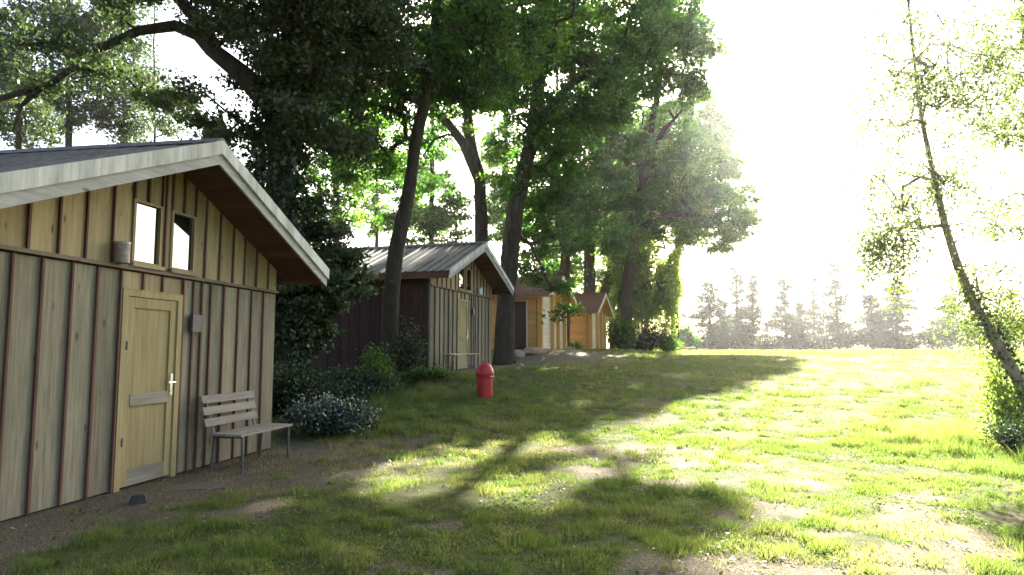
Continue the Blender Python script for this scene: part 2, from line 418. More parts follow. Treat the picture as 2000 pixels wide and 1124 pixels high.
def cabin(k, label, group, side_boards, rng):
    c = CAB[k]; root = empty('wooden_cabin', c['o'], cab_rz(k), label, 'cabin', group)
    HW = 2.55
    MB().prism([(-HW + .01, -.5), (HW - .01, -.5), (HW - .01, zs(HW) - .03), (0, zs(0) - .03), (-HW + .01, zs(HW) - .03)], .045, DEP).build('wall', M['red_wall'], root)
    def board(x0, x1, z0, z1, mat, y=None):
        dy = rng.uniform(-.004, .004) if y is None else y
        g = .003
        top = (lambda x: z1) if z1 is not None else (lambda x: zs(x) - .004)
        poly = [(x0 + g, z0), (x1 - g, z0), (x1 - g, top(x1))]
        if z1 is None and x0 < 0 < x1: poly.append((0, top(0)))
        poly.append((x0 + g, top(x0)))
        return MB().prism(poly, dy, .04).build('board', mat, root, ((x0 + x1) / 2, 0, z0))
    def batten(x, z0, z1):
        zz = z1 if z1 is not None else zs(abs(x) + .02) - .006
        w = .0115 + rng.uniform(-.002, .002)
        return MB().box(x - w, x + w, -.028, -.0045, z0, zz).build('batten', M['batten'], root, (x, 0, z0))
    # lower course
    low = [-2.55, -2.28, -1.95, -1.64, -1.30, -.98, -.66]
    for a, b in zip(low[:-1], low[1:]): board(a, b, .02, 2.28, M['board'])
    for x in low[1:]: batten(x, .02, 2.28)
    low2 = [.36, .55, .72, .90, 1.19, 1.52, 1.855, 2.18, 2.55]
    for a, b in zip(low2[:-1], low2[1:]): board(a, b, .02, 2.28, M['board'])
    for x in low2[:-1]: batten(x, .02, 2.28)
    over = [-.66, -.33, -.02, .36]
    for a, b in zip(over[:-1], over[1:]): board(a, b, 2.10, 2.28, M['board_up'])
    for x in over[1:-1]: batten(x, 2.10, 2.28)
    # upper course
    up = [-2.55, -2.13, -1.81, -1.48, -1.16, -.81, -.53]
    for a, b in zip(up[:-1], up[1:]): board(a, b, 2.34, None, M['board_up'])
    for x in up[1:-1]: batten(x, 2.34, None)
    board(-.07, .09, 2.34, None, M['board_up'])
    up2 = [.54, .75, 1.06, 1.37, 1.65, 1.96, 2.28, 2.55]
    for a, b in zip(up2[:-1], up2[1:]): board(a, b, 2.34, None, M['board_up'])
    for x in up2[1:-1]: batten(x, 2.34, None)
    for x0, x1 in ((-.53, -.07), (.09, .54)):
        xm = (x0 + x1) / 2
        board(x0, xm, 3.07, None, M['board_up']); board(xm, x1, 3.07, None, M['board_up'])
        batten(xm, 3.07, None); batten(x0 + .01, 3.07, None); batten(x1 - .01, 3.07, None)
    batten(-.012, 2.34, None)
    MB().box(-2.56, 2.56, -.042, .03, 2.296, 2.334).build('ledge', M['ledge'], root)
    # windows
    for x0, x1 in ((-.53, -.07), (.09, .54)):
        w = MB()
        w.box(x0, x0 + .035, -.022, .04, 2.385, 3.04); w.box(x1 - .035, x1, -.022, .04, 2.385, 3.04)
        w.box(x0, x1, -.024, .04, 3.042, 3.068); w.box(x0 + .036, x1 - .036, -.018, .04, 2.385, 2.405)
        wo_ = w.build('window', M['board_up'], root, ((x0 + x1) / 2, 0, 2.385))
        for nm, mb, mt in (('pane', MB().box(x0 + .036, x1 - .036, .012, .022, 2.406, 3.04), M['glass']),
                           ('sill', MB().box(x0 - .02, x1 + .02, -.06, .035, 2.338, 2.383), M['board_up'])):
            o = mb.build(nm, mt, root); o.parent = wo_; o.location = Vector((0, 0, 0)) - wo_.location
    # door
    dx0, dx1 = -.55, .25
    d = MB()
    nb = 7
    for i in range(nb):
        a = dx0 + .10 + (dx1 - dx0 - .2) * i / nb; b = dx0 + .10 + (dx1 - dx0 - .2) * (i + 1) / nb
        d.box(a, b - .0012, .006, .028, .06, 1.98)
    d.box(dx0, dx1, .029, .043, .03, 2.015)
    door = d.build('door', M['door'], root)
    def sub(nm, mb, mt):
        o = mb.build(nm, mt, door); return o
    sub('stile', MB().box(dx0, dx0 + .10, -.012, .028, .03, 2.015), M['door'])
    sub('stile', MB().box(dx1 - .10, dx1, -.012, .028, .03, 2.015), M['door'])
    sub('rail', MB().box(dx0 + .101, dx1 - .101, -.013, .028, 1.90, 2.015), M['door'])
    sub('rail', MB().box(dx0 + .101, dx1 - .101, -.020, .028, .86, .98), M['door_rail'])
    sub('rail', MB().box(dx0 + .101, dx1 - .101, -.013, .028, .03, .20), M['door_rail'])
    f = MB(); f.box(dx0 - .085, dx0 - .004, -.030, .04, .0, 2.085); f.box(dx1 + .004, dx1 + .085, -.030, .04, .0, 2.085)
    f.box(dx0 - .085, dx1 + .085, -.032, .04, 2.0855, 2.097); f.box(dx0 - .0035, dx1 + .0035, -.028, .04, 2.02, 2.085)
    sub('frame', f, M['door'])
    for hz in (.45, 1.45): sub('hinge', MB().tube([(dx0 - .006, -.034, hz), (dx0 - .006, -.034, hz + .09)], [.009, .009], 8), M['iron'])
    sub('threshold', MB().box(dx0 - .08, dx1 + .08, -.05, .03, -.04, -.003), M['stone'])
    h = MB()
    hx = dx1 - .045
    h.prism([(hx - .02, .93), (hx + .02, .93), (hx + .022, .945), (hx + .022, 1.165), (hx + .02, 1.18), (hx - .02, 1.18), (hx - .022, 1.165), (hx - .022, .945)], -.022, -.0125)
    h.tube([(hx, -.02, 1.08), (hx, -.065, 1.08)], [.010, .010], 8)
    h.tube([(hx + .008, -.065, 1.08), (hx - .11, -.068, 1.08)], [.011, .009], 8)
    h.tube([(hx, -.030, .985), (hx, -.012, .985)], [.009, .009], 8)
    sub('handle', h, M['steel'])
    # roof: boards (seen from below in the overhang), sheets, ridge cap, edge boards
    y0, y1 = -OVER + .03, DEP + .35
    for sgn in (-1, 1):
        n = 14
        for i in range(n):
            a = sgn * (.002 + (EAVE - .02) * i / n); b = sgn * ((EAVE - .02) * (i + 1) / n - .006)
            if a > b: a, b = b, a
            slope_piece(a, b, -.135 - rng.uniform(0, .004), -.05, y0, y1).build('roof_board', M['soffit'], root, ((a + b) / 2, 0, zt((a + b) / 2)))
        # three purlin ends
        ns = 6
        for i in range(ns):
            ya = -OVER - .02 + (y1 + .02 + OVER) * i / ns; yb = -OVER - .02 + (y1 + .02 + OVER) * (i + 1) / ns - .004
            prof = []; nr = 4; pw = (yb - ya) / nr
            for r_ in range(nr):
                b0 = ya + r_ * pw
                prof += [(b0, .0), (b0 + pw * .66, .0), (b0 + pw * .74, .032), (b0 + pw * .90, .032), (b0 + pw * .97, .0)]
            prof.append((yb, .0))
            m = MB(); vs = []; xs = [sgn * .0, sgn * (EAVE + .03)]
            lift = .004 * (i % 2)
            for x in xs:
                for (yy, hh) in prof: vs.append((x, yy, zt(x) - .045 + hh + lift + .04))
            for x in xs:
                for (yy, hh) in prof: vs.append((x, yy, zt(x) - .048 + hh + lift + .038))
            np_ = len(prof); fs = []
            for j in range(np_ - 1):
                q1 = (j, j + 1, np_ + j + 1, np_ + j); fs.append(q1 if sgn < 0 else q1[::-1])
                q2 = tuple(2 * np_ + t for t in q1); fs.append(q2[::-1] if sgn < 0 else q2)
            m.add(vs, fs); m.build('roof_sheet', M['roof_metal'], root)
        xa, xb = (-EAVE - .0, -.0015) if sgn < 0 else (.0015, EAVE)
        slope_piece(xa, xb, -.125, .03, -OVER - .03, -OVER).build('bargeboard', M['barge'], root, ((xa + xb) / 2, -OVER, zt((xa + xb) / 2)))
        slope_piece(xa * .995, xb * .995, -.245, -.1, -OVER + .002, -OVER + .028).build('bargeboard', M['barge_low'], root, ((xa + xb) / 2, -OVER, zt((xa + xb) / 2)))
        xe = sgn * EAVE
        MB().box(min(xe, xe - sgn * .025), max(xe, xe - sgn * .025), y0 + .002, y1, zt(EAVE) - .20, zt(EAVE) - .02).build('fascia', M['soffit'], root)
    MB().prism([(-.16, zt(.16) + .035), (-.14, zt(.14) + .028), (0, RIDGE + .03), (.14, zt(.14) + .028), (.16, zt(.16) + .035), (0, RIDGE + .065)], -OVER - .025, y1 + .03).build('ridge_cap', M['roof_metal'], root)
    if side_boards:
        n = 32
        for i in range(n):
            a = .05 + (DEP - .05) * i / n; b = .05 + (DEP - .05) * (i + 1) / n - .005
            th = .022 if i % 2 else .008
            MB().box(-HW - th, -HW + .009, a - (.012 if i % 2 else 0), b + (.012 if i % 2 else 0), -.1, zs(HW) - .04).build('side_board', M['red_wall'], root, (-HW, (a + b) / 2, 0))
        MB().box(-HW - .03, -HW + .012, -.006, .046, -.1, zs(HW) - .05).build('corner_board', M['board'], root)
    return root

rg = random.Random(5)
cab1 = cabin(1, 'large weathered board cabin nearest the camera, with open-backed bench beside its door', 'board and batten cabins', False, rg)
cab2 = cabin(2, 'board cabin with dark red side wall and metal roof behind the red bin', 'board and batten cabins', True, rg)

def local_thing(k, name, loc, label, cat, rz=0, group=None):
    c = CAB[k]; a = cab_rz(k); l = Vector(loc)
    w = c['o'] + Vector((l.x * math.cos(a) - l.y * math.sin(a), l.x * math.sin(a) + l.y * math.cos(a), l.z))
    return empty(name, w, a + rz, label, cat, group)

# canisters and plaques on the walls
def canister(k, loc, label, pale=False):
    t = local_thing(k, 'metal_canister', loc, label, 'canister', 0, 'canisters above the cabin ledges')
    mt = M['white_plastic'] if pale else M['tin']
    MB().lathe([(.070, .0), (.076, .004), (.076, .19), (.079, .195), (.079, .222), (.074, .224), (.074, .215)], 20).build('body', mt, t, smooth=False)
    MB().lathe([(.0795, .196), (.081, .20), (.081, .216), (.0795, .220)], 20).build('rim', M['tin_rim'], t)
    MB().box(-.025, .025, .07, .083, .05, .17).build('bracket', M['iron'], t)
canister(1, (-.76, -.088, 2.336), 'rusty grey tin canister above the ledge beside the near cabin windows')
canister(2, (1.12, -.088, 2.336), 'pale canister above the ledge of the cabin behind the red bin', True)
def plaque(k, loc, label):
    t = local_thing(k, 'wall_plaque', loc, label, 'plaque', 0, 'plaques beside the cabin doors')
    MB().prism([(-.085, -.105), (.085, -.105), (.085, .105), (-.085, .105)], -.075, -.03).build('plate', M['slate'], t)
    for z, w, x in ((.045, .05, -.015), (.005, .042, -.02), (-.04, .03, -.025)):
        MB().box(x - w / 2, x + w / 2, -.0775, -.0752, z - .012, z + .012).build('faded_mark', M['slate_mark'], t)
plaque(1, (.56, 0, 1.77), 'dark slate plaque on the near cabin wall right of its door')
plaque(2, (.62, 0, 1.75), 'small dark plaque beside the door of the cabin behind the red bin')

# bench with backrest
def bench_back():
    t = local_thing(1, 'park_bench', (1.2, -.46, 0), 'grey slatted bench with backrest on thin legs beside the near cabin door', 'bench')
    L = .63
    for i, yy in enumerate((-.19, -.085, .02, .125)):
        MB().box(-L, L, yy - .048, yy + .048, .425 + .002 * i, .452 + .002 * i).build('seat_slat', M['bench_wood'], t, (0, yy, .43))
    for i, zz in enumerate((.58, .715, .85)):
        yy = .19 + (zz - .45) * .30
        a = .29; ca, sa = math.cos(a), math.sin(a)
        m = MB(); pts = [(-.011, -.048), (.011, -.048), (.011, .048), (-.011, .048)]
        poly = [(yy + u * ca + w * sa, zz - u * sa + w * ca) for u, w in pts]
        m.prism(poly, -L + .02 * (i - 1), L - .1 + .02 * (i - 1), axis='x'); m.build('back_slat', M['bench_wood'], t, (0, yy, zz))
    for sx in (-.5, .42):
        MB().tube([(sx, .17, .42), (sx, .205, .455), (sx, .235, .55), (sx, .345, .90)], [.013] * 4, 6).build('back_support', M['iron'], t)
    for sx in (-.56, .56):
        MB().tube([(sx, -.21, .42), (sx, -.225, -.03)], [.016, .016], 6).build('leg', M['iron_green'], t)
        MB().tube([(sx * .98, .16, .42), (sx * .98, .19, -.03)], [.016, .016], 6).build('leg', M['iron_green'], t)
        MB().tube([(sx, -.22, .41), (sx, .17, .41)], [.013, .013], 6).build('crossbar', M['iron_green'], t)
bench_back()

def bench_plain():
    t = local_thing(2, 'folding_bench', (-1.68, -.55, 0), 'backless folding bench with pale plank seat under the far cabin window wall', 'bench')
    L = 1.1
    MB().box(-L, L, -.13, .13, .455, .482).build('seat', M['bench_pale'], t)
    for sx in (-.82, .82):
        for yy in (-.10, .10):
            MB().box(sx - .016, sx + .016, yy - .012, yy + .012, -.02, .44).build('leg', M['iron'], t)
        MB().box(sx - .018, sx + .018, -.12, .12, .43, .4548).build('leg_frame', M['iron'], t)
        MB().tube([(sx, 0, .18), (sx * .55, 0, .44)], [.009, .009], 6).build('brace', M['iron'], t)
        MB().box(sx - .012, sx + .012, -.0875, .0875, .10, .125).build('crossbar', M['iron'], t)
bench_plain()

# red dome-top bin
def bin_():
    p = P(947, 778, 15.0); t = empty('litter_bin', (p.x, p.y, G(p.x, p.y)), R(20), 'red plastic litter bin with domed flap lid on the grass', 'litter bin')
    r = .178
    MB().lathe([(r * .90, 0), (r * .93, .012), (r * .95, .42), (r, .43), (r, .445)], 32).build('body', M['red_plastic'], t, smooth=False)
    MB().lathe([(r * .93, .445), (r * 1.13, .447), (r * 1.15, .455), (r * 1.15, .475), (r * 1.10, .48), (r * 1.0, .482)], 32).build('collar', M['red_plastic'], t)
    MB().lathe([(r * 1.02, .482), (r * 1.12, .49), (r * 1.10, .55), (r * .98, .62), (r * .78, .69), (r * .52, .735), (r * .26, .755), (.004, .76)], 32).build('dome', M['red_plastic'], t, smooth=True)
    # flap set into the front of the dome and a pale band on the collar
    m = MB(); vs = []; n = 8
    for j, (rr, z) in enumerate(((1.125, .50), (1.115, .555), (.995, .622), (.80, .69))):
        for i in range(n + 1):
            th = R(-95 - 38 + 76 * i / n); vs.append((rr * r * 1.012 * math.cos(th), rr * r * 1.012 * math.sin(th), z + .004))
    fs = [(j * (n + 1) + i, j * (n + 1) + i + 1, (j + 1) * (n + 1) + i + 1, (j + 1) * (n + 1) + i) for j in range(3) for i in range(n)]
    m.add(vs, fs); m.build('flap', M['red_plastic'], t)
    m = MB(); vs = []; n = 10
    for z in (.455, .472):
        for i in range(n + 1):
            th = R(-75 + 70 * i / n); vs.append((r * 1.158 * math.cos(th), r * 1.158 * math.sin(th), z))
    m.add(vs, [(i, i + 1, n + 2 + i, n + 1 + i) for i in range(n)]); m.build('band', M['white_plastic'], t)
    MB().box(-.025, .025, -.075, .075, .752, .775).build('lid_grip', M['red_plastic'], t)
bin_()

# ------------------------------------------------------------------ small orange timber huts
def hut(k, label, hw, dep, hwall, hridge, side_door, rng):
    c = CAB[k]; root = empty('timber_hut', c['o'], cab_rz(k), label, 'hut', 'orange timber huts')
    sl = (hridge - hwall) / hw
    def ztop(x): return hridge - .10 - sl * abs(x)
    MB().prism([(-hw + .03, -.4), (hw - .03, -.4), (hw - .03, ztop(hw) - .03), (0, ztop(0) - .03), (-hw + .03, ztop(hw) - .03)], .06, dep - .02).build('wall', M['log_orange'], root)
    ph = .145; nrow = int(hwall / ph)
    door = (-.15, .85) if False else None
    # front planks: three bays between the crossing wall ends
    posts = [-hw, -hw * .08, hw * .42, hw]
    for i in range(nrow):
        z0 = .02 + i * ph
        for b0, b1 in zip(posts[:-1], posts[1:]):
            if b0 == posts[1] and z0 > .05:                       # door bay of vertical leaf
                continue
            MB().prism([(z0 * 0 + b0 + .06, z0), (b1 - .06, z0), (b1 - .06, z0 + ph - .012), (b0 + .06, z0 + ph - .012)], -.0 + rng.uniform(-.003, .003), .058).build('plank', M['log_front_lit'], root, ((b0 + b1) / 2, 0, z0))
    zg = .02 + nrow * ph; 
    while zg < ztop(0) - .15:
        xx = min(hw, (hridge - .10 - zg - ph) / sl)
        if xx > .12: MB().prism([(-xx, zg), (xx, zg), (xx, zg + ph - .012), (-xx, zg + ph - .012)], .0, .058).build('plank', M['log_trim'], root, (0, 0, zg))
        zg += ph
    for x in posts:
        MB().box(x - .055, x + .055, -.16, .056, .0, min(ztop(x) - .03, hwall + .1)).build('corner_post', M['log_trim'], root, (x, 0, 0))
    b0, b1 = posts[1] + .07, posts[2] - .07
    d = MB().box(b0, b1, .0, .05, .03, 1.15).build('door', M['log_front_lit'], root)
    for i in range(6): MB().box(b0 + .01, b1 - .01, -.014, -.0005, .06 + i * .175, .06 + i * .175 + .16).build('panel', M['log_front_lit'], d)
    w = MB(); w.box(b0, b0 + .05, -.01, .05, 1.151, 2.0); w.box(b1 - .05, b1, -.01, .05, 1.151, 2.0); w.box(b0 + .051, b1 - .051, -.01, .05, 1.94, 2.0)
    fw = w.build('window', M['cream_lit_trim'], root); MB().box(b0 + .051, b1 - .051, .02, .03, 1.152, 1.939).build('pane', M['glass'], fw)
    # near side wall planks
    for i in range(nrow):
        z0 = .02 + i * ph
        segs = [(0.12, dep - .1)] if not side_door else [(.12, side_door[0] - .07), (side_door[1] + .07, dep - .1)]
        for a, b in segs:
            if z0 > side_door[2] + .05 if side_door else False: continue
            MB().box(-hw - .02 + rng.uniform(-.003, .003), -hw + .04, a, b, z0, z0 + ph - .010).build('plank', M['log_orange'], root, (-hw, (a + b) / 2, z0))
    if side_door:
        a, b, h = side_door
        MB().box(-hw - .022, -hw + .04, .12, dep - .1, h + .06, hwall + .0).build('plank', M['log_orange'], root, (-hw, dep / 2, h))
        d = MB().box(-hw + .005, -hw + .035, a, b, .0, h).build('door', M['red_wall'], root)
        MB().box(-hw - .05, -hw + .03, a - .07, a - .002, .0, h + .05).build('jamb', M['cream_lit_trim'], d)
        MB().box(-hw - .05, -hw + .03, b + .002, b + .07, .0, h + .05).build('jamb', M['cream_lit_trim'], d)
        MB().box(-hw - .05, -hw + .03, a, b, h + .002, h + .05).build('lintel', M['cream_lit_trim'], d)
    # roof with shingle courses
    ov, ev = .55, .32
    for sgn in (-1, 1):
        nr = 12; ext = hw + ev
        for i in range(nr):
            xa = ext * (1 - i / nr); xb = ext * (1 - (i + 1) / nr) - .05
            xb = max(xb, 0)
            def zz(x): return hridge - sl * x
            poly = [(sgn * xa, zz(xa) - .025), (sgn * xa, zz(xa) + .012), (sgn * xb, zz(xb) - .004), (sgn * xb, zz(xb) - .03)]
            if sgn > 0: poly = poly[::-1]
            nsg = 1
            MB().prism(poly, -ov + .02, dep + .3).build('shingle_course', M['shingle'], root, (sgn * xa, 0, zz(xa)))
        x0, x1 = (-ext, -.002) if sgn < 0 else (.002, ext)
        def zr(x): return hridge - sl * abs(x)
        MB().prism([(x0, zr(x0) - .16), (x1, zr(x1) - .16), (x1, zr(x1) + .02), (x0, zr(x0) + .02)], -ov - .01, -ov + .018).build('bargeboard', M['cream_lit_trim'], root)
        MB().prism([(x0 * .99, zr(x0) - .07), (x1, zr(x1) - .07), (x1, zr(x1) - .031), (x0 * .99, zr(x0) - .031)], -ov + .021, dep + .28).build('soffit', M['log_trim'], root)
    MB().prism([(-.1, hridge - .02), (.1, hridge - .02), (.02, hridge + .05), (-.02, hridge + .05)], -ov, dep + .3).build('ridge_cap', M['shingle'], root)
    return root
hut(3, 'orange timber hut with front coloured sunlit cream and shingle roof next to the thick trunk', 1.75, 4.2, 2.33, 3.15, (.55, 1.25, 1.98), rg)
hut(4, 'smallest orange timber hut farthest along the row with red brown shingle roof', 1.6, 3.8, 2.1, 3.05, None, rg)

# ------------------------------------------------------------------ foliage tools
LEAF_N, LEAF_S = 1.2, 1.15
def unit(a): return a / np.maximum(np.linalg.norm(a, axis=-1, keepdims=True), 1e-9)
def leaf_quads(cen, size, rng, up_bias=.6, droop=0.0, aspect=.55):
    n = len(cen)
    nrm = unit(rng.normal(size=(n, 3)) + np.array([0, 0, up_bias]))
    t = rng.normal(size=(n, 3)) + np.array([0, 0, -droop]); t = unit(t - nrm * (t * nrm).sum(-1, keepdims=True)); b = np.cross(nrm, t)
    s = (size * rng.uniform(.6, 1.25, n))[:, None]
    base = cen - t * s * .5; tip = cen + t * s * .5 - nrm * s * .12
    l = cen - t * s * .05 + b * s * aspect * .5 + nrm * s * .10; r = cen - t * s * .05 - b * s * aspect * .5 + nrm * s * .10
    return np.stack([base, r, tip, l], 1)

def blocked(p):
    x, y, z = p
    for k in (1, 2, 3, 4):
        c = CAB[k]; lx, ly = cab_local(k, x, y)
        if abs(lx) < c['hw'] + .75 and -1.1 < ly < c['dep'] + .7 and z < c['o'].z + 4.1 - .3 * abs(lx): return True
    return z < G(x, y) + .25

# where the meadow lies in full sun: the wood has its gaps on the sun side of these places
LIT = [[(1620, 700), (1500, 738), (1400, 768), (1230, 820), (1130, 840), (1010, 855), (930, 868), (800, 895), (690, 940), (640, 985), (760, 990), (880, 965), (960, 1005), (1060, 1015), (1110, 965), (1180, 945), (1280, 950), (1400, 950), (1440, 970), (1440, 1010), (1310, 1130), (2150, 1130), (2150, 692)],
       [(1130, 692), (1130, 699), (1290, 699), (1290, 692)], [(1040, 722), (1040, 727), (1150, 724), (1150, 719)]]
for ex, ey, ea, eb in ((540, 985, 70, 16), (420, 1050, 50, 12), (700, 1030, 40, 12), (1180, 1050, 45, 12), (1280, 1090, 60, 16), (1330, 975, 40, 12),
                       (1340, 735, 40, 5), (1250, 760, 35, 5), (1120, 790, 45, 6), (860, 850, 35, 6), (620, 930, 30, 7), (1090, 985, 40, 10)):
    LIT.append([(ex + ea * math.cos(k * .7), ey + eb * math.sin(k * .7)) for k in range(9)])
def to_px(p):
    x, y, z = p[0], p[1], p[2] - EYE; c, s_ = math.cos(PITCH), math.sin(PITCH)
    f = y * c + z * s_
    return 1000 + F_PX * x / f, 562 - F_PX * (-y * s_ + z * c) / f
def shades_meadow(p):
    g = .3
    for _ in range(4):
        t = (p.z - g) / SV.z; q = (p.x - SV.x * t, p.y - SV.y * t); g = G(*q)
    if q[1] < 2: return False
    u, v = to_px((q[0], q[1], g))
    if v > 885 and u < 1330 and float(fbm(q[0] * 1.2, q[1] * 1.2, 95, 3)) > .64: return False
    for poly in LIT[:1]:
        ins = False; j = len(poly) - 1
        for i in range(len(poly)):
            (xi, yi), (xj, yj) = poly[i], poly[j]
            if (yi > v) != (yj > v) and u < (xj - xi) * (v - yi) / (yj - yi) + xi: ins = not ins
            j = i
        if ins: return True
    return False

def sun_gap(pos, rng):
    """True for leaves that would keep the sun off the bright places of the meadow"""
    g = np.full(len(pos), .3)
    for _ in range(4):
        t = (pos[:, 2] - g) / SV.z; qx = pos[:, 0] - SV.x * t; qy = pos[:, 1] - SV.y * t; g = gz(qx, qy)
    ok = qy > 3; f = np.where(ok, qy * math.cos(PITCH) + (g - EYE) * math.sin(PITCH), 1)
    u = 1000 + F_PX * qx / f; v = 562 - F_PX * (-qy * math.sin(PITCH) + (g - EYE) * math.cos(PITCH)) / f
    wob = (fbm(qx * 1.9, qy * 1.9, 91, 4) - .5) * 1.9
    u = u + wob * 110 * np.clip(9 / np.maximum(qy, 1), .2, 1.5); v = v + wob * 30 * np.clip(9 / np.maximum(qy, 1), .1, 1.5) ** 1.5
    res = np.zeros(len(pos), bool)
    for poly in LIT:
        ins = np.zeros(len(pos), bool); j = len(poly) - 1
        for i in range(len(poly)):
            (xi, yi), (xj, yj) = poly[i], poly[j]
            if yi != yj: ins ^= ((yi > v) != (yj > v)) & (u < (xj - xi) * (v - yi) / (yj - yi) + xi)
            j = i
        res |= ins
    res &= ~((v > 885) & (u < 1330) & (fbm(qx * 1.2, qy * 1.2, 95, 3) > .64))
    return res & ok & (rng.uniform(0, 1, len(pos)) < .96)

def B(px, py, d, rpx, rpy, rd, w=None):
    return (P(px, py, d), (rpx * d / F_PX, rd, rpy * d / F_PX), w if w else rpx * rpy * rd * d)

def resample(pts, step):
    out = []
    for (a, ra), (b, rb) in zip(pts[:-1], pts[1:]):
        n = max(1, int((b - a).length / step))
        for i in range(n): f = i / n; out.append((a.lerp(b, f), ra + (rb - ra) * f))
    out.append(pts[-1]); return out

def tree(name, label, trunk, blobs, nclump, nleaf, leaf, clump_r, leafmat, barkmat='bark', seed=1, group='broadleaf trees along the cabins',
         limbs=(), start=.45, weep=0.0, ivy=None, twigs=7, flat=.5, cat='tree', thin=.012, shell=.35, sunny=False, trunk_k=.78):
    rng = np.random.default_rng(seed); rr = random.Random(seed)
    base = trunk[0][0].copy(); base.z = G(base.x, base.y) - .15
    if trunk[0][0].z > base.z + .3: trunk = [(base, trunk[0][1] * 1.25), (base.lerp(trunk[0][0], .25), trunk[0][1] * 1.05)] + list(trunk)
    root = empty(name, (base.x, base.y, base.z + .15), 0, label, cat, group)
    off = np.array(root.location)
    mb = MB()
    trunk = [(p, r * trunk_k) for p, r in trunk]; tp = resample(trunk, .55)
    jit = [Vector((rr.gauss(0, .02), rr.gauss(0, .02), 0)) * (8 * r ** .5 * .3) for _, r in tp]
    mb.tube([p + j for (p, r), j in zip(tp, jit)], [r for _, r in tp], 14, wob=.09, rng=rr)
    nodes = []; par = []; load = []; fixr = []
    k0 = int(len(tp) * start)
    for i, (p, r) in enumerate(tp[k0:]): nodes.append(p); par.append(len(nodes) - 2); fixr.append(r)
    for lb in limbs:
        lp = resample(lb, .45)
        mb.tube([p + Vector((rr.gauss(0, .03), rr.gauss(0, .03), rr.gauss(0, .03))) for p, r in lp], [r for _, r in lp], 9, wob=.08, rng=rr)
        st = len(nodes)
        for i, (p, r) in enumerate(lp): nodes.append(p); par.append(st + i - 1 if i else -2); fixr.append(r)
    # clump centres
    ws = np.array([b[2] for b in blobs], float); ws /= ws.sum(); cl = []; tries = 0
    while len(cl) < nclump and tries < nclump * 30:
        tries += 1
        b = blobs[rng.choice(len(blobs), p=ws)]
        v = rng.normal(size=3); v /= np.linalg.norm(v); v *= rng.uniform(shell, 1) ** .6
        p = Vector((b[0].x + v[0] * b[1][0], b[0].y + v[1] * b[1][1], b[0].z + v[2] * b[1][2]))
        if not blocked(p) and (sunny or not shades_meadow(p)): cl.append(p)
    NA = np.array([n[:] for n in nodes]); order = sorted(range(len(cl)), key=lambda i: float(np.min(np.linalg.norm(NA - np.array(cl[i][:]), axis=1))))
    nodes = [Vector(n) for n in nodes]; arr = np.zeros((len(nodes) + len(cl) * 4 + 4, 3)); cnt = len(nodes); arr[:cnt] = NA
    nfix = cnt; par = list(par); ends = []
    for i in order:
        c = cl[i]; cv = np.array(c[:]); dv = cv - arr[:cnt]
        dist = np.linalg.norm(dv, axis=1) + np.maximum(-dv[:, 2], 0) * (.5 if not weep else .1)
        j = int(np.argmin(dist)); a = Vector(arr[j]); L = (c - a).length
        n = 1 if L < .7 else (2 if L < 1.8 else 4); last = j
        for q in range(1, n + 1):
            f = q / n; m = a.lerp(c, f)
            if q < n: m += Vector((rr.gauss(0, .05), rr.gauss(0, .05), rr.gauss(0, .05) + .12 * math.sin(math.pi * f))) * L
            if cnt >= len(arr): break
            arr[cnt] = m[:]; par.append(last); last = cnt; cnt += 1
        ends.append((last, c))
    load = np.zeros(cnt)
    for e, _ in ends:
        k = e
        while k >= nfix and k >= 0: load[k] += 1; k = par[k]
    for k in range(nfix, cnt):
        a = Vector(arr[par[k]]); b = Vector(arr[k]); r1 = thin * max(load[k], 1) ** .5; pk = par[k]
        r0 = thin * max(load[pk], 1) ** .5 if pk >= nfix else r1 * 1.2
        mb.tube([a, b], [min(r0, r1 * 1.6), r1], 5, cap=False)
    mb.build('trunk', M[barkmat], root, smooth=True).location = (0, 0, 0)
    tr = root.children[-1] if root.children else None
    o = [ch for ch in bpy.data.objects if ch.parent == root][-1]
    co = np.empty(len(o.data.vertices) * 3, np.float32); o.data.vertices.foreach_get('co', co)
    o.data.vertices.foreach_set('co', (co.reshape(-1, 3) - off).ravel().astype(np.float32)); o.data.update()
    # leaves
    nleaf = int(nleaf * LEAF_N); leaf = leaf * LEAF_S
    ce = np.array([c[:] for _, c in ends]); per = max(1, nleaf // len(ce))
    tw = rng.normal(size=(len(ce), twigs, 3)); tw[..., 2] *= flat
    if weep: tw[..., :2] *= .25; tw[..., 2] = -np.abs(rng.uniform(.5, 1.2, tw.shape[:2])) * weep
    else: tw = unit(tw) * rng.uniform(.45, 1.15, (len(ce), twigs, 1)) * np.array([1, 1, max(flat, .4)])
    tw = tw * (clump_r if not weep else 1.0)
    ti = rng.integers(0, twigs, (len(ce), per)); u = rng.uniform(.05, 1, (len(ce), per, 1))
    csz = rng.uniform(.7, 1.25, (len(ce), 1, 1))
    pos = ce[:, None, :] + np.take_along_axis(tw, ti[..., None].repeat(3, 2), 1) * u * csz + rng.normal(size=(len(ce), per, 3)) * clump_r * np.array([.17, .17, .12])
    pos = pos.reshape(-1, 3); cid = np.repeat(rng.uniform(0, 1, len(ce)), per)
    zg = gz(pos[:, 0], pos[:, 1]); kp = pos[:, 2] > zg + .05
    if not sunny: kp &= ~sun_gap(pos, rng)
    pos = pos[kp]; cid = cid[kp]
    qd = leaf_quads(pos, leaf, rng, .7, .6 if weep else .25)
    rn = np.clip(cid * .62 + rng.uniform(0, 1, len(pos)) * .38, 0, 1)
    np_mesh('crown', (qd - off).astype(np.float32), 4, M[leafmat], root, rn)
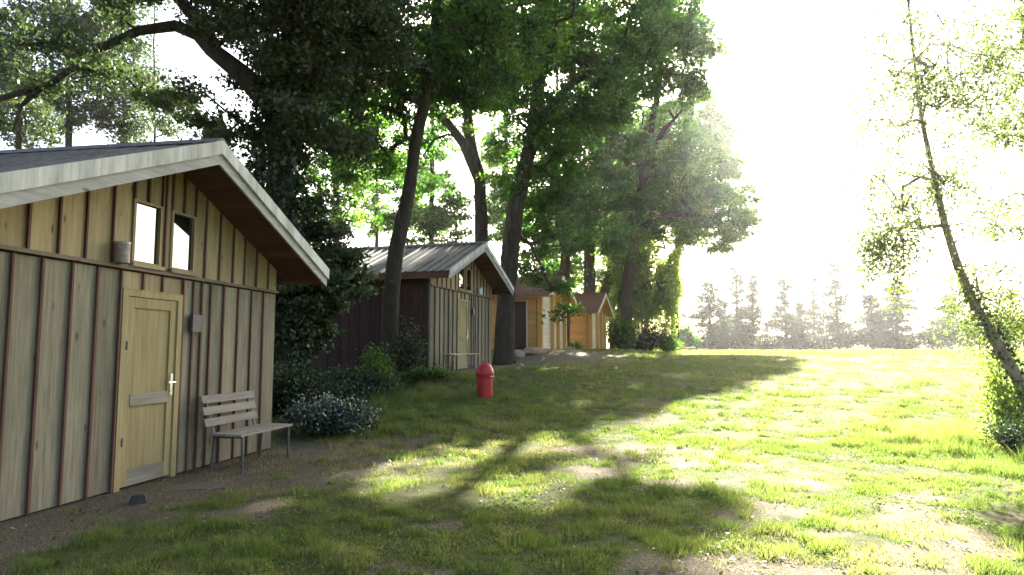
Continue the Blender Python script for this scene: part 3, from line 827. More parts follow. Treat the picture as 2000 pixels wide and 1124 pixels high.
    if ivy:
        z0, z1, rad, n, sz = ivy
        zz = rng.uniform(z0, z1, n); TP = np.array([p[:] for p, _ in tp]); TR = np.array([r for _, r in tp])
        cx = np.interp(zz, TP[:, 2], TP[:, 0]); cyy = np.interp(zz, TP[:, 2], TP[:, 1]); th = rng.uniform(0, 2 * np.pi, n)
        rad_ = np.interp(zz, TP[:, 2], TR) + rad * (.25 + .75 * fbm(th * 1.3, zz * .8, seed, 3)) * rng.uniform(.3, 1.2, n)
        pos = np.stack([cx + np.cos(th) * rad_, cyy + np.sin(th) * rad_, zz], -1)
        np_mesh('ivy', (leaf_quads(pos, sz, rng, .2, .8, .8) - off).astype(np.float32), 4, M['leaf_dark'], root, rng.uniform(0, 1, n))
    return root

def TP(lst): return [(P(x, y, d), r) for x, y, d, r in lst]

# T1: ivy-clad oak behind the near cabin with the long arching limb
tree('oak_tree', 'ivy-clad dark oak with long arching limb over the near cabin roof',
     TP([(548, 560, 14.3, .36), (540, 400, 14.3, .33), (545, 250, 14.2, .31), (565, 100, 14.1, .27), (575, -60, 14.0, .20), (590, -200, 14.0, .12)]),
     [B(560, 60, 14, 150, 150, 2.6), B(420, -50, 13.5, 170, 100, 2.4, 4e5), B(640, 220, 14.5, 110, 120, 2.0), B(470, 300, 14.8, 110, 90, 1.6), B(680, 40, 14, 130, 130, 2.4),
      B(380, 215, 14.5, 90, 60, 1.2), B(330, 20, 13.6, 110, 70, 1.6, 9e4), B(560, 420, 14.8, 90, 80, 1.3), B(150, -10, 13.2, 160, 50, 1.6, 9e4), B(90, 110, 12.8, 110, 80, 1.4, 5e4), B(260, 150, 14.5, 120, 60, 1.4, 6e4), B(560, -190, 13, 300, 120, 3.4, 6e5)],
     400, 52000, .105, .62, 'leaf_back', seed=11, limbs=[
         TP([(545, 215, 14.2, .27), (480, 150, 14.1, .20), (420, 95, 14.0, .165), (345, 52, 13.9, .125), (270, 60, 13.7, .10), (180, 105, 13.4, .08), (95, 165, 13.1, .062), (0, 192, 12.8, .06), (-90, 200, 12.6, .04)]),
         TP([(420, 95, 14.0, .16), (370, 20, 13.8, .13), (300, -60, 13.5, .09)]),
         TP([(95, 165, 13.1, .05), (40, 205, 13.0, .04), (30, 260, 13.0, .02)])],
     ivy=(.4, 11.5, .52, 11000, .12), start=.35)
# T2: slim leaning trunk before the second cabin's roof
tree('oak_tree', 'tall slim oak whose trunk rises in front of the metal roof',
     TP([(757, 700, 17.0, .30), (765, 580, 17.0, .27), (775, 480, 17.0, .25), (795, 380, 17.0, .22), (826, 200, 17.0, .19), (848, 60, 17.0, .16), (862, -80, 17.0, .12), (880, -220, 17, .07)]),
     [B(820, 60, 17, 190, 130, 3.0), B(720, 150, 17, 110, 110, 2), B(930, 110, 17.5, 130, 110, 2.2), B(800, -180, 16, 280, 110, 3.8, 8e5), B(700, 310, 18.5, 80, 70, 1.4), B(780, 300, 18.3, 70, 50, 1.2), B(1010, -10, 17.5, 160, 120, 2.4)],
     370, 42000, .115, .66, 'leaf', seed=12, limbs=[TP([(840, 110, 17, .13), (885, 65, 17.1, .11), (950, 20, 17.3, .08), (1030, 40, 17.6, .05), (1080, 100, 17.8, .03)])], start=.55)
# T3: forked trunk behind the second cabin
tree('oak_tree', 'forked oak standing behind the metal-roofed cabin ridge',
     TP([(942, 560, 27, .36), (940, 470, 27, .34), (936, 360, 27, .30), (916, 250, 27, .26), (909, 150, 27, .22), (915, 20, 27, .16), (930, -120, 27, .10)]),
     [B(920, 120, 27, 150, 120, 2.6), B(850, 220, 27, 100, 90, 2), B(1010, 60, 26, 150, 120, 2.6), B(880, -80, 27, 200, 120, 3, 4e5), B(800, 330, 29, 60, 90, 1.6)],
     230, 24000, .15, .85, 'leaf', seed=13, limbs=[TP([(936, 350, 27, .24), (905, 285, 27, .20), (876, 245, 26.8, .17), (846, 205, 26.6, .13), (820, 120, 26.4, .08)])], start=.4)
# T4: stout trunk at the far corner of the second cabin
tree('oak_tree', 'stout leaning oak at the corner between metal-roofed cabin and orange hut',
     TP([(984, 690, 24.6, .48), (988, 600, 24.6, .43), (995, 500, 24.6, .40), (1012, 380, 24.6, .37), (1040, 260, 24.6, .32), (1058, 140, 24.6, .26), (1070, 0, 24.6, .18), (1080, -140, 24.6, .10)]),
     [B(1090, 150, 24, 170, 150, 3.0), B(1180, 40, 23, 170, 130, 3), B(1030, 330, 25.5, 90, 90, 1.8), B(1150, 300, 25, 130, 120, 2.4), B(1120, -110, 24, 260, 110, 3.4, 5e5), B(1102, 600, 25.6, 24, 36, .7, 6e4), B(1075, 565, 25.3, 40, 16, .7, 5e4), B(1030, 530, 25.6, 36, 26, .8, 7e4), B(1130, 420, 26, 110, 80, 2), B(1060, 470, 27.5, 70, 50, 1.4, 2.6e5)],
     390, 47000, .135, .8, 'leaf', seed=14, limbs=[TP([(1040, 260, 24.6, .2), (1100, 180, 24.2, .15), (1170, 130, 23.6, .10), (1250, 110, 23, .06)]),
         TP([(1000, 440, 24.6, .10), (1035, 480, 24.8, .07), (1080, 570, 25.2, .03)])], start=.35)
# T5..T8: trees behind the huts, crowns reaching over the field
tree('oak_tree', 'oak rising just behind the nearer orange hut',
     TP([(1100, 650, 34.8, .40), (1102, 540, 34.8, .36), (1106, 440, 34.8, .32), (1112, 330, 34.8, .26), (1130, 200, 34.8, .18), (1140, 60, 34.8, .1)]),
     [B(1120, 300, 34, 120, 120, 2.6), B(1060, 420, 35, 80, 60, 2), B(1180, 450, 34.5, 90, 80, 2), B(1220, 220, 32, 130, 120, 2.6), B(1060, 490, 36, 60, 40, 1.5)],
     230, 26000, .18, 1.0, 'leaf', seed=15)
tree('oak_tree', 'dark upright oak behind the farthest orange hut',
     TP([(1150, 660, 42.5, .52), (1151, 560, 42.5, .46), (1152, 450, 42.5, .40), (1160, 330, 42.5, .30), (1180, 200, 42.5, .2), (1190, 80, 42.5, .1)]),
     [B(1180, 330, 42, 110, 110, 3), B(1240, 450, 41, 90, 70, 2.6), B(1280, 330, 40, 120, 120, 3), B(1120, 490, 43, 60, 50, 2), B(1215, 540, 43, 50, 60, 2)],
     240, 25000, .21, 1.15, 'leaf', seed=16)
tree('leaning_tree', 'reddish trunk leaning to the field beyond the farthest orange hut',
     TP([(1166, 650, 44, .42), (1176, 585, 44, .40), (1196, 525, 44, .36), (1225, 450, 43.5, .30), (1265, 370, 43, .22), (1310, 280, 42, .12)]),
     [B(1340, 270, 43, 100, 110, 2.6), B(1395, 280, 44, 60, 90, 2.2), B(1390, 420, 43, 90, 80, 2.6), B(1300, 420, 43, 90, 70, 2.6), B(1435, 370, 45, 45, 70, 2), B(1350, 130, 46, 60, 90, 2)],
     300, 30000, .21, 1.1, 'leaf_bright', barkmat='bark_red', seed=17)
tree('oak_tree', 'big spreading oak whose sunlit crown edge reaches over the field',
     TP([(1222, 670, 41, .45), (1225, 560, 40.5, .42), (1238, 450, 38, .36), (1260, 320, 35.5, .28), (1285, 180, 34.5, .2), (1300, 40, 34, .12)]),
     [B(1290, 120, 32, 130, 130, 3.2), B(1360, 230, 33, 85, 110, 2.6), B(1390, 330, 35, 80, 80, 2.4), B(1230, 40, 30, 140, 120, 3), B(1270, 260, 40, 120, 110, 3), B(1410, 430, 38, 75, 65, 2.2), B(1310, 20, 33, 80, 90, 2.2), B(1290, 400, 36, 110, 70, 2.4)],
     420, 46000, .165, .95, 'leaf', seed=18, limbs=[TP([(1243, 450, 36.5, .24), (1310, 420, 36.8, .18), (1380, 420, 37.4, .11), (1440, 440, 38, .05)]),
         TP([(1260, 320, 35.5, .2), (1300, 250, 34.6, .13), (1335, 215, 34, .05)])], start=.4)
tree('oak_tree', 'tall oak far behind the weeping birch closing the sunny upper edge of the wood',
     TP([(1318, 660, 59, .45), (1320, 540, 59, .40), (1330, 400, 59, .32), (1345, 280, 59, .22), (1360, 160, 59, .1)]),
     [B(1370, 200, 59, 62, 90, 2.6), B(1395, 130, 60, 36, 70, 2), B(1405, 260, 59, 40, 70, 2.2), B(1350, 90, 60, 50, 70, 2.2)],
     150, 15000, .26, 1.3, 'leaf_bright', seed=31, start=.45)
tree('oak_tree', 'added oak at the near end of the first cabin, crown out of view shading the ground',  # out-of-view tree, added so its crown blocks sky light over the foreground
     [(Vector((-7.2, 1.2, 3.0)), .34), (Vector((-7.0, 1.4, 6.0)), .30), (Vector((-6.4, 1.8, 9.0)), .24), (Vector((-5.6, 2.4, 12.0)), .14)],
     [(Vector((-4.0, 3.6, 10.5)), (3.8, 3.8, 2.2), 3), (Vector((-1.2, 3.2, 10.0)), (2.8, 4.0, 1.9), 2), (Vector((-3.2, 7.4, 10.2)), (3.2, 2.2, 1.8), 2), (Vector((-7.9, 9.6, 7.9)), (1.6, 1.4, 1.2), 1), (Vector((.2, 7.0, 10.8)), (2.6, 2.6, 1.6), 1.2), (Vector((-3.5, -1.5, 9.5)), (3.8, 2.8, 2), 1.5)],
     330, 30000, .15, .8, 'leaf_back', seed=20, start=.45)
# weeping birch at the end of the row
tree('weeping_birch', 'pale green weeping birch trailing to the ground where the row meets the field',
     TP([(1262, 660, 44.5, .22), (1264, 560, 44.5, .18), (1268, 480, 44.5, .13), (1272, 400, 44.5, .07)]),
     [B(1262, 440, 44, 70, 60, 1.9), B(1290, 540, 43.6, 40, 90, 1.8), B(1230, 540, 43, 50, 90, 1.8), B(1310, 480, 43.5, 22, 90, 1.2)],
     340, 27000, .18, .8, 'leaf_weep', barkmat='bark_birch', seed=19, weep=2.0, shell=0.0, start=.4)
# airy trees behind the near cabin and in the gap between the cabins
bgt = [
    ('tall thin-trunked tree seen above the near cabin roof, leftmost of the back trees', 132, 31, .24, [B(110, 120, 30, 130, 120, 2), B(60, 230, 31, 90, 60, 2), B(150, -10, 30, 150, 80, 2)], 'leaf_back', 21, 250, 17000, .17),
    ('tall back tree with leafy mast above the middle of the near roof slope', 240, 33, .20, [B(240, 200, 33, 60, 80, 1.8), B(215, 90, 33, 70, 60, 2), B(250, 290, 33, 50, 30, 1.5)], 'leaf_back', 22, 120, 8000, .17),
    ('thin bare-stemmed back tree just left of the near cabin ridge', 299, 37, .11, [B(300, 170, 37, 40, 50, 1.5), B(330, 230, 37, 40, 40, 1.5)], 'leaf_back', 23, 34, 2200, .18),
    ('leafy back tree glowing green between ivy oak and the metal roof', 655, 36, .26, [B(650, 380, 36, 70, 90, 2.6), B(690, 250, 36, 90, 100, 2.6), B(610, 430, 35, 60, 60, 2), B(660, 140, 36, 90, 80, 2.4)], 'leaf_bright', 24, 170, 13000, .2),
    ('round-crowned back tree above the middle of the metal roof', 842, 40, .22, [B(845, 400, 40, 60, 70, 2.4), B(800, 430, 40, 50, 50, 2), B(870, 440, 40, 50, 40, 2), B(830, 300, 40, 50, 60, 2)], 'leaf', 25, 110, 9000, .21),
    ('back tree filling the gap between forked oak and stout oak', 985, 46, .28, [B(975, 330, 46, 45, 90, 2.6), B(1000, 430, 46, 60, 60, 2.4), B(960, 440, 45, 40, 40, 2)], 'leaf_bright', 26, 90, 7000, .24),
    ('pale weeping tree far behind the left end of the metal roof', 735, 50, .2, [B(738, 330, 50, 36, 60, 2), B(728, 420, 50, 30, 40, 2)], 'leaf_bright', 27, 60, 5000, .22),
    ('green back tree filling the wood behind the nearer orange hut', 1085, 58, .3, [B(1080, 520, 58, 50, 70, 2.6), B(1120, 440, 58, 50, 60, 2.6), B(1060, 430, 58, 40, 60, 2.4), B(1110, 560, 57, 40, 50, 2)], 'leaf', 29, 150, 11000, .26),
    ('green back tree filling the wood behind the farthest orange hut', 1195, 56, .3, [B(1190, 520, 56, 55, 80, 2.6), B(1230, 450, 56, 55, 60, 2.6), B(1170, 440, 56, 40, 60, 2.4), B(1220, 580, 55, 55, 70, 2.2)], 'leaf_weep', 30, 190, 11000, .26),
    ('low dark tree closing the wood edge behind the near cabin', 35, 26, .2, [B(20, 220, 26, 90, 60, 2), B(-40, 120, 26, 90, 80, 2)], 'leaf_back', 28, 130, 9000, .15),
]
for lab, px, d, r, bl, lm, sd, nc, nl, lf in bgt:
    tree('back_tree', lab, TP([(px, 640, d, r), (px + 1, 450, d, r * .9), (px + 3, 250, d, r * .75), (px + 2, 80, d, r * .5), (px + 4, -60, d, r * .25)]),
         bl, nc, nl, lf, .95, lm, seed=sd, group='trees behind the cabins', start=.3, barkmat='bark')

# ------------------------------------------------------------------ shrubs
def shrub(name, label, cx, cy_, rx, ry, rz, n, leaf, mat, seed, group='shrubs between the cabins', lift=0.0, stems=9, droop=.3, arch=False, cat='shrub'):
    rng = np.random.default_rng(seed); rr = random.Random(seed); z0 = G(cx, cy_)
    root = empty(name, (cx, cy_, z0), 0, label, cat, group); mb = MB(); pos = []
    m = stems * 5
    for i in range(m):
        th = rr.uniform(0, 2 * math.pi); q = rr.uniform(.15, 1) ** .6
        e = Vector((math.cos(th) * rx * q, math.sin(th) * ry * q, rz * (.55 + .5 * rr.random()) * math.sqrt(max(.08, 1 - .8 * q * q)) + lift))
        b = Vector((math.cos(th) * rx * .12, math.sin(th) * ry * .12, -.05)); md = b.lerp(e, .5) + Vector((0, 0, .12 * rz))
        mb.tube([b, md, e], [.014, .010, .004], 4, cap=False)
        k = n // m
        u = rng.uniform(.25, 1.05, k)[:, None]; bb, mm, ee = (np.array(v[:]) for v in (b, md, e))
        pp = (1 - u) ** 2 * bb + 2 * u * (1 - u) * mm + u * u * ee + rng.normal(size=(k, 3)) * np.array([.13, .13, .10]) * (rx + ry + rz) / 2.4
        pos.append(pp)
    pos = np.concatenate(pos); zg = gz(pos[:, 0] + cx, pos[:, 1] + cy_) - z0; pos = pos[pos[:, 2] > zg + .03]
    mb.build('stems', M['twig'], root)
    np_mesh('foliage', leaf_quads(pos, leaf, rng, .6, droop).astype(np.float32), 4, M[mat], root, rng.uniform(0, 1, len(pos)))
    return root

def at(px, py, d): p = P(px, py, d); return p.x, p.y
x, y = at(648, 835, 11.6); shrub('laurel_bush', 'low glossy-leaved bush beside the corner of the near cabin', x, y, .78, .6, .62, 7500, .06, 'leaf_gloss', 41)
x, y = at(560, 800, 12.8); shrub('dark_bush', 'dark feathery bush in the shade right behind the near cabin corner', x, y, .75, .7, 1.05, 7000, .07, 'leaf_dark', 42)
x, y = at(690, 720, 15.4); shrub('hedge_shrub', 'loose green shrub before the dark red side wall, left of the slim trunk', x, y, 1.1, .7, .55, 6000, .075, 'leaf_back', 43)
x, y = at(735, 720, 15.9); shrub('leafy_sapling', 'upright leafy sapling at the foot of the slim oak trunk', x, y, .38, .38, 1.1, 2200, .09, 'leaf_bright', 44, stems=5)
x, y = at(800, 735, 16.9); shrub('climbing_shrub', 'spindly shrub climbing the dark red wall near its pale corner', x, y, .35, .25, 1.7, 1500, .075, 'leaf_back', 45, stems=5)
x, y = at(835, 750, 16.6); shrub('weed_clump', 'low weeds at the left foot of the backless bench', x, y, .6, .4, .35, 2600, .06, 'leaf', 46)
x, y = at(640, 760, 13.6); shrub('fern_clump', 'low ferny weeds between glossy bush and loose shrub', x, y, .9, .6, .5, 3800, .075, 'leaf_dark', 47)
# elder whose boughs hang between the two cabins
tree('elder_tree', 'dark elder with boughs hanging beside the near cabin eave',
     TP([(600, 760, 14.6, .10), (605, 660, 14.6, .09), (615, 580, 14.6, .07), (625, 500, 14.6, .05), (628, 450, 14.6, .03)]),
     [B(640, 560, 14.4, 75, 50, 1.0), B(580, 590, 14.2, 60, 50, .9), B(670, 520, 14.8, 50, 40, .8), B(600, 650, 14.6, 60, 40, .8), B(640, 470, 14.8, 50, 40, .8)],
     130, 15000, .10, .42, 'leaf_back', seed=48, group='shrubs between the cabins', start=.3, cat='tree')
x, y = at(1115, 690, 33.2); shrub('nettle_patch', 'bright green nettles at the wall between the two orange huts', x, y, .6, .4, .55, 1800, .09, 'leaf_bright', 49, group='shrubs by the huts')
x, y = at(1212, 690, 39.5); shrub('green_shrub', 'broad green shrub beside the farthest hut', x, y, 1.0, .9, 1.9, 6500, .12, 'leaf', 50, group='shrubs by the huts')
x, y = at(1252, 690, 42.5); shrub('dark_shrub', 'dark dense shrub under the weeping birch', x, y, 1.9, 1.2, 1.7, 7000, .14, 'leaf_dark', 51, group='shrubs by the huts')
x, y = at(1304, 692, 42.5); shrub('edge_shrub', 'small rounded shrub at the right foot of the weeping birch', x, y, .9, .8, 1.1, 3500, .12, 'leaf_bright', 52, group='shrubs by the huts')

# ------------------------------------------------------------------ birches at the right edge
tree('leaning_birch', 'slender birch leaning over the field with thin airy foliage',
     TP([(2018, 800, 11.0, .165), (1985, 730, 11.0, .150), (1950, 672, 11.0, .135), (1902, 592, 11.0, .115), (1868, 520, 11.0, .10), (1846, 440, 11.0, .085), (1822, 335, 11.0, .068), (1800, 235, 11.0, .055), (1788, 120, 11.0, .042), (1776, 0, 11.0, .03), (1768, -120, 11.0, .018)]),
     [B(1800, 150, 11, 150, 190, 1.5, 1100), B(1725, 470, 10.8, 65, 100, .7, 950), B(1900, 110, 11.2, 110, 140, 1.2, 900), B(1700, 200, 10.8, 80, 190, 1, 420), B(1910, 560, 11, 80, 80, .8, 620), B(1840, 350, 11, 160, 130, 1.2, 1000), B(1965, 620, 11.2, 60, 70, .7, 520), B(1760, 0, 11, 130, 90, 1.2, 500), B(1700, 330, 10.8, 40, 100, .7, 160)],
     640, 27000, .05, .62, 'leaf_birch', barkmat='bark_birch', seed=61, group='birches at the field edge', sunny=True, weep=.5, shell=.0, start=.12, thin=.0034, trunk_k=.62, ivy=(.2, 2.4, .12, 420, .07))
tree('edge_birch', 'birch at the right border whose dense twigs reach into the sky',
     TP([(2130, 820, 12.5, .16), (2120, 600, 12.5, .14), (2110, 350, 12.5, .11), (2100, 100, 12.5, .07), (2095, -100, 12.5, .03)]),
     [B(1985, 235, 12, 60, 55, .8, 900), B(1990, 420, 12.2, 50, 60, .8, 600), B(1970, 60, 12, 70, 80, .9, 900), B(2070, 150, 12.4, 90, 150, 1.2, 1500), B(1985, 590, 12.3, 50, 40, .7, 400), B(2090, 400, 12.4, 80, 120, 1, 1200)],
     150, 14000, .055, .42, 'leaf_birch', barkmat='bark_birch', seed=62, group='birches at the field edge', sunny=True, weep=.35, start=.2, thin=.006)
x, y = at(1978, 830, 11.2); shrub('birch_suckers', 'leafy green shoots round the foot of the leaning birch', x, y, .50, .42, 1.35, 1900, .085, 'leaf_weep', 63, group='plants at the birch foot', stems=5)
x, y = at(2010, 900, 9.6); shrub('dry_undergrowth', 'dark tangled undergrowth at the right border below the birch', x, y, .55, .5, .55, 2600, .06, 'leaf_dark', 64, group='plants at the birch foot')

# ------------------------------------------------------------------ conifers across the field
def conifer(label, px, topy, d, width, seed, lean=0.0, bare=.12):
    rng = np.random.default_rng(seed); p = P(px, topy, d); z0 = G(p.x, p.y); H = p.z - z0
    root = empty('pine_tree', (p.x, p.y, z0), 0, label, 'conifer', 'conifers across the field')
    mb = MB(); ax = lambda h: Vector((lean * h * h / H, 0, h))
    mb.tube([ax(H * f) for f in (0, .2, .4, .6, .8, 1)], [.26, .23, .19, .14, .09, .02], 7); pos = []; rn = []
    h = H * bare
    while h < H * .985:
        f = h / H; nb = rng.integers(2, 5)
        for b in range(nb):
            th = rng.uniform(0, 2 * np.pi); L = 1.4 * width * (1.06 - f) ** .7 * rng.uniform(.35, 1.15)
            if rng.random() < .12: L *= 1.4
            dirv = np.array([np.cos(th), np.sin(th), rng.uniform(-.12, .22)]); o = np.array(ax(h)[:])
            e = o + dirv * L; mb.tube([Vector(o), Vector(e)], [.035 * (1.1 - f), .01], 4, cap=False)
            k = int(L * 24) + 8; u = rng.uniform(.15, 1.05, (k, 1))
            pos.append(o + dirv * L * u + rng.normal(size=(k, 3)) * np.array([.30, .30, .17]) * (.6 + .5 * L / width) + np.array([0, 0, -.05]))
        h += H * rng.uniform(.018, .05)
    pos = np.concatenate(pos)
    mb.build('trunk', M['bark'], root)
    np_mesh('crown', leaf_quads(pos, .45, rng, 1.2, .3, .5).astype(np.float32), 4, M['needle'], root, rng.uniform(0, 1, len(pos)))
cons = [(1385, 548, 92, 2.9, 'bushy conifer at the left end of the far row beside the wood'),
        (1437, 520, 98, 2.6, 'tall conifer second from the left in the far row'),
        (1466, 533, 95, 2.2, 'narrow conifer third from the left in the far row'),
        (1532, 541, 96, 2.7, 'conifer with broken outline fourth from the left in the far row'),
        (1586, 536, 108, 1.5, 'faint thin conifer fifth from the left in the far row'),
        (1632, 512, 97, 3.0, 'tallest layered conifer standing mid row across the field'),
        (1700, 570, 94, 2.6, 'short dense conifer just right of the tallest one'),
        (1746, 545, 95, 3.4, 'wide-limbed conifer behind the birch leaves'),
        (1852, 575, 110, 2.8, 'conifer showing through the birch branches'),
        (1560, 590, 99, 2.2, 'small conifer filling the gap before the faint thin one'),
        (1410, 585, 99, 2.0, 'small conifer tucked beside the bushy one')]
for i, (px, ty, d, w, lab) in enumerate(cons): conifer(lab, px, ty, d, w, 70 + i, lean=.02 * ((i * 7) % 5 - 2))
hb = [(1335, 690, 70, 1.3, 2.6, 'small round bush by the weeping birch at the field corner'), (1352, 690, 88, 2.0, 1.8, 'low bush at the left foot of the far conifers'),
      (1400, 690, 97, 2.6, 2.0, 'low bush beneath the bushy conifer'), (1450, 690, 97, 2.6, 1.8, 'low bush beneath the tall second conifer'),
      (1500, 690, 97, 2.4, 1.6, 'low bush between narrow conifer and broken one'), (1560, 690, 98, 3.0, 1.6, 'low bush below the faint thin conifer'),
      (1605, 690, 98, 2.0, 1.5, 'low bush left of the tallest conifer'), (1655, 690, 96, 2.6, 3.6, 'dome-shaped dark bush at the foot of the tallest conifer'),
      (1712, 690, 96, 3.0, 3.2, 'broad bush below the short dense conifer'), (1765, 690, 97, 2.4, 1.8, 'low bush right of the wide-limbed conifer'),
      (1830, 690, 95, 3.4, 4.4, 'tall dark hedge bush left of the leaning birch trunk'), (1890, 690, 95, 3.6, 5.0, 'tall dark hedge bush behind the leaning birch trunk'),
      (1965, 690, 92, 4.2, 6.0, 'massive dark bush at the right end of the far hedge')]
for i, (px, py, d, rx, rz, lab) in enumerate(hb):
    x, y = at(px, py, d); shrub('hedge_bush', lab, x, y, rx, rx * .7, rz, 2600, .36, 'needle' if i % 3 else 'leaf', 90 + i, group='bushes across the field', stems=7)

# ------------------------------------------------------------------ stones, slab and small things
def rock(name, label, cx, cy_, sx, sy, sz, mat, seed, cat, rz=0.0, group=None, flatb=True, dz=0):
    rr = random.Random(seed); m = MB(); vs = []; rings = ((1, 0), (1.04, .35), (.86, .8), (.5, 1.0)); n = 9
    for r, z in rings:
        for k in range(n):
            th = 2 * math.pi * k / n; q = r * rr.uniform(.86, 1.1)
            vs.append((math.cos(th) * q * sx, math.sin(th) * q * sy, (z + rr.uniform(-.06, .06)) * sz - .03 * sz))
    fs = [(i * n + k, i * n + (k + 1) % n, (i + 1) * n + (k + 1) % n, (i + 1) * n + k) for i in range(3) for k in range(n)] + [tuple(3 * n + k for k in range(n)), tuple(reversed(range(n)))]
    m.add(vs, fs); o = m.build(name, M[mat], None, (0, 0, 0)); o.location = (cx, cy_, G(cx, cy_) + dz); o.rotation_euler = (0, 0, rz); tag(o, label, cat, group); return o
p = P(284, 987, 6.65)
m = MB(); m.prism([(-.085, -.02), (.085, -.02), (.06, .075), (.045, .085), (-.05, .085), (-.062, .07)], -.05, .05)
o = m.build('door_wedge', M['stone']); gx_, gy_ = -3.55, 6.68; o.location = (gx_, gy_, G(gx_, gy_)); o.rotation_euler = (0, 0, R(20)); tag(o, 'dark wedge-shaped stone lying on the dirt before the near door', 'stone')
m = MB(); rr = random.Random(3)
m.prism([(-.33, -.03), (.32, -.03), (.325, .006), (.1, .010), (-.15, .009), (-.33, .007)], -.20, .20)
o = m.build('stone_slab', M['slab']); o.location = (-3.35, 7.45, 0.0); o.rotation_euler = (0, 0, R(20)); tag(o, 'long flat slab sunk in the dirt before the near door', 'slab')
for i, (px, py, d, s, mt, lab, ct) in enumerate([
    (1008, 690, 25.6, .34, 'stone_pale', 'grey boulder at the foot of the stout oak', 'boulder'),
    (1045, 693, 26.2, .30, 'log_end', 'pale cut log lying in a sun patch before the nearer hut', 'log'),
    (1017, 709, 22.6, .16, 'log_end', 'reddish stone in the dirt bank by the stout oak', 'stone'),
    (1112, 692, 31.0, .18, 'stone_pale', 'pale stone in the grass between the huts', 'stone'),
    (1234, 686, 41.0, .2, 'stone_pale', 'white stone in the shade beneath the dark shrub', 'stone'),
    (1012, 720, 20.4, .10, 'stone_pale', 'small pale stone on the dirt beside the far cabin corner', 'stone')]):
    x, y = at(px, py, d); rock('stone' if ct != 'log' else 'cut_log', lab, x, y, s * (2.2 if ct == 'log' else 1), s * .7, s * .8, mt, 200 + i, ct, rz=i * .7)
x, y = at(1203, 722, 20.0)
m = MB(); m.lathe([(.004, 0), (.025, .004), (.036, .02), (.04, .036), (.036, .055), (.025, .07), (.004, .076)], 14)
o = m.build('ball', M['white_plastic'], smooth=True); o.location = (x, y, G(x, y) + .04); tag(o, 'small white ball lying on the shaded grass', 'ball')
x, y = at(1322, 688, 62.0)
for i in range(5):
    r_ = random.Random(300 + i); m = MB(); L = r_.uniform(.7, 1.3)
    m.tube([(-L, 0, 0), (0, r_.uniform(-.05, .05), .02), (L, 0, 0)], [.13, .14, .12], 9, wob=.06, rng=r_)
    o = m.build('log', M['log_end']); xx = x + (i % 3 - 1) * .5; yy = y + (i // 3) * .25
    o.location = (xx, yy, G(xx, yy) + .12 + .22 * (i // 3)); o.rotation_euler = (0, R(r_.uniform(-4, 4)), R(r_.uniform(-25, 25)))
    tag(o, ('pale cut log in the small heap at the sunny field corner, bottom left one', 'pale cut log in the small heap at the sunny field corner, bottom middle one', 'pale cut log in the small heap at the sunny field corner, bottom right one', 'pale cut log on top of the field corner heap, left one', 'pale cut log on top of the field corner heap, right one')[i], 'log', 'logs heaped at the field corner')

# ------------------------------------------------------------------ grass
def grass(name, label, bands, seed, hmul=1.0):
    rng = np.random.default_rng(seed); V = []; RN = []
    for y0, y1, den, w, h in bands:
        xa = 1.02 * y1 * .80 + 1.5; n = int((y1 - y0) * 2 * xa * den)
        x = rng.uniform(-xa, xa, n); y = rng.uniform(y0, y1, n)
        keep = (np.abs(x) < y * .82 + 1.6) & (rng.uniform(0, 1, n) < 1.0)
        for k in (1, 2, 3, 4):
            c = CAB[k]; lx, ly = cab_local(k, x, y); keep &= ~((np.abs(lx) < c['hw'] + .03) & (ly > -.1) & (ly < c['dep'] + .1))
        x, y = x[keep], y[keep]
        b = bare_f(x, y); tuft = fbm(x * 3.8, y * 3.8, 55, 3); tuft2 = fbm(x * .7, y * .7, 66, 3)
        dens = np.clip((1 - b * .85) * (.5 + 1.1 * sstep(.36, .62, tuft)), .1, 1)
        k = rng.uniform(0, 1, len(x)) < dens; x, y, b, tuft, tuft2 = x[k], y[k], b[k], tuft[k], tuft2[k]
        n = len(x); z = gz(x, y) - .005; lying = rng.uniform(0, 1, n) < b * .8
        hh = h * hmul * rng.uniform(.45, 1.2, n) * (.55 + 1.5 * sstep(.47, .72, tuft)) * (.7 + .6 * tuft2)
        # taller growth round the birch foot and along the shrubs
        tall = sstep(2.2, .4, np.hypot((x - 6.9) / 1.1, (y - 9.6) / 1.5)) * 2.6 + sstep(2.8, .6, np.hypot((x + 2.2) / 1.6, (y - 14.0) / 1.6)) * 1.4
        hh = hh * (1 + tall); hh = np.where(lying, hh * .25, hh)
        th = rng.uniform(0, np.pi, n); ww = w * rng.uniform(.6, 1.4, n) * .5
        cx, sx = np.cos(th) * ww, np.sin(th) * ww
        ln = rng.normal(size=(n, 2)) * np.where(lying, .04, hh * .45)[:, None]
        a = np.stack([x - cx, y - sx, z], -1); c2 = np.stack([x + cx, y + sx, z], -1); t = np.stack([x + ln[:, 0], y + ln[:, 1], z + hh], -1)
        V.append(np.stack([a, c2, t], 1)); 
        RN.append(np.clip(rng.uniform(0, .62, n) + .34 * sstep(.45, .7, fbm(x * .5 + 3, y * .5, 77, 3)) + .25 * b + (rng.uniform(0, 1, n) < .05) * .4 + lying * .35, 0, 1))
    V = np.concatenate(V); RN = np.concatenate(RN)
    o = np_mesh(name, V.astype(np.float32), 3, M['grass'], None, RN); tag(o, label, 'grass', None, 'stuff'); return o
grass('grass', 'short patchy lawn grass over the field and before the cabins',
      [(3.4, 7, 6000, .006, .042), (7, 11, 3200, .008, .045), (11, 16, 1500, .011, .047), (16, 24, 560, .018, .048), (24, 40, 150, .036, .05), (40, 95, 24, .10, .06)], 7)

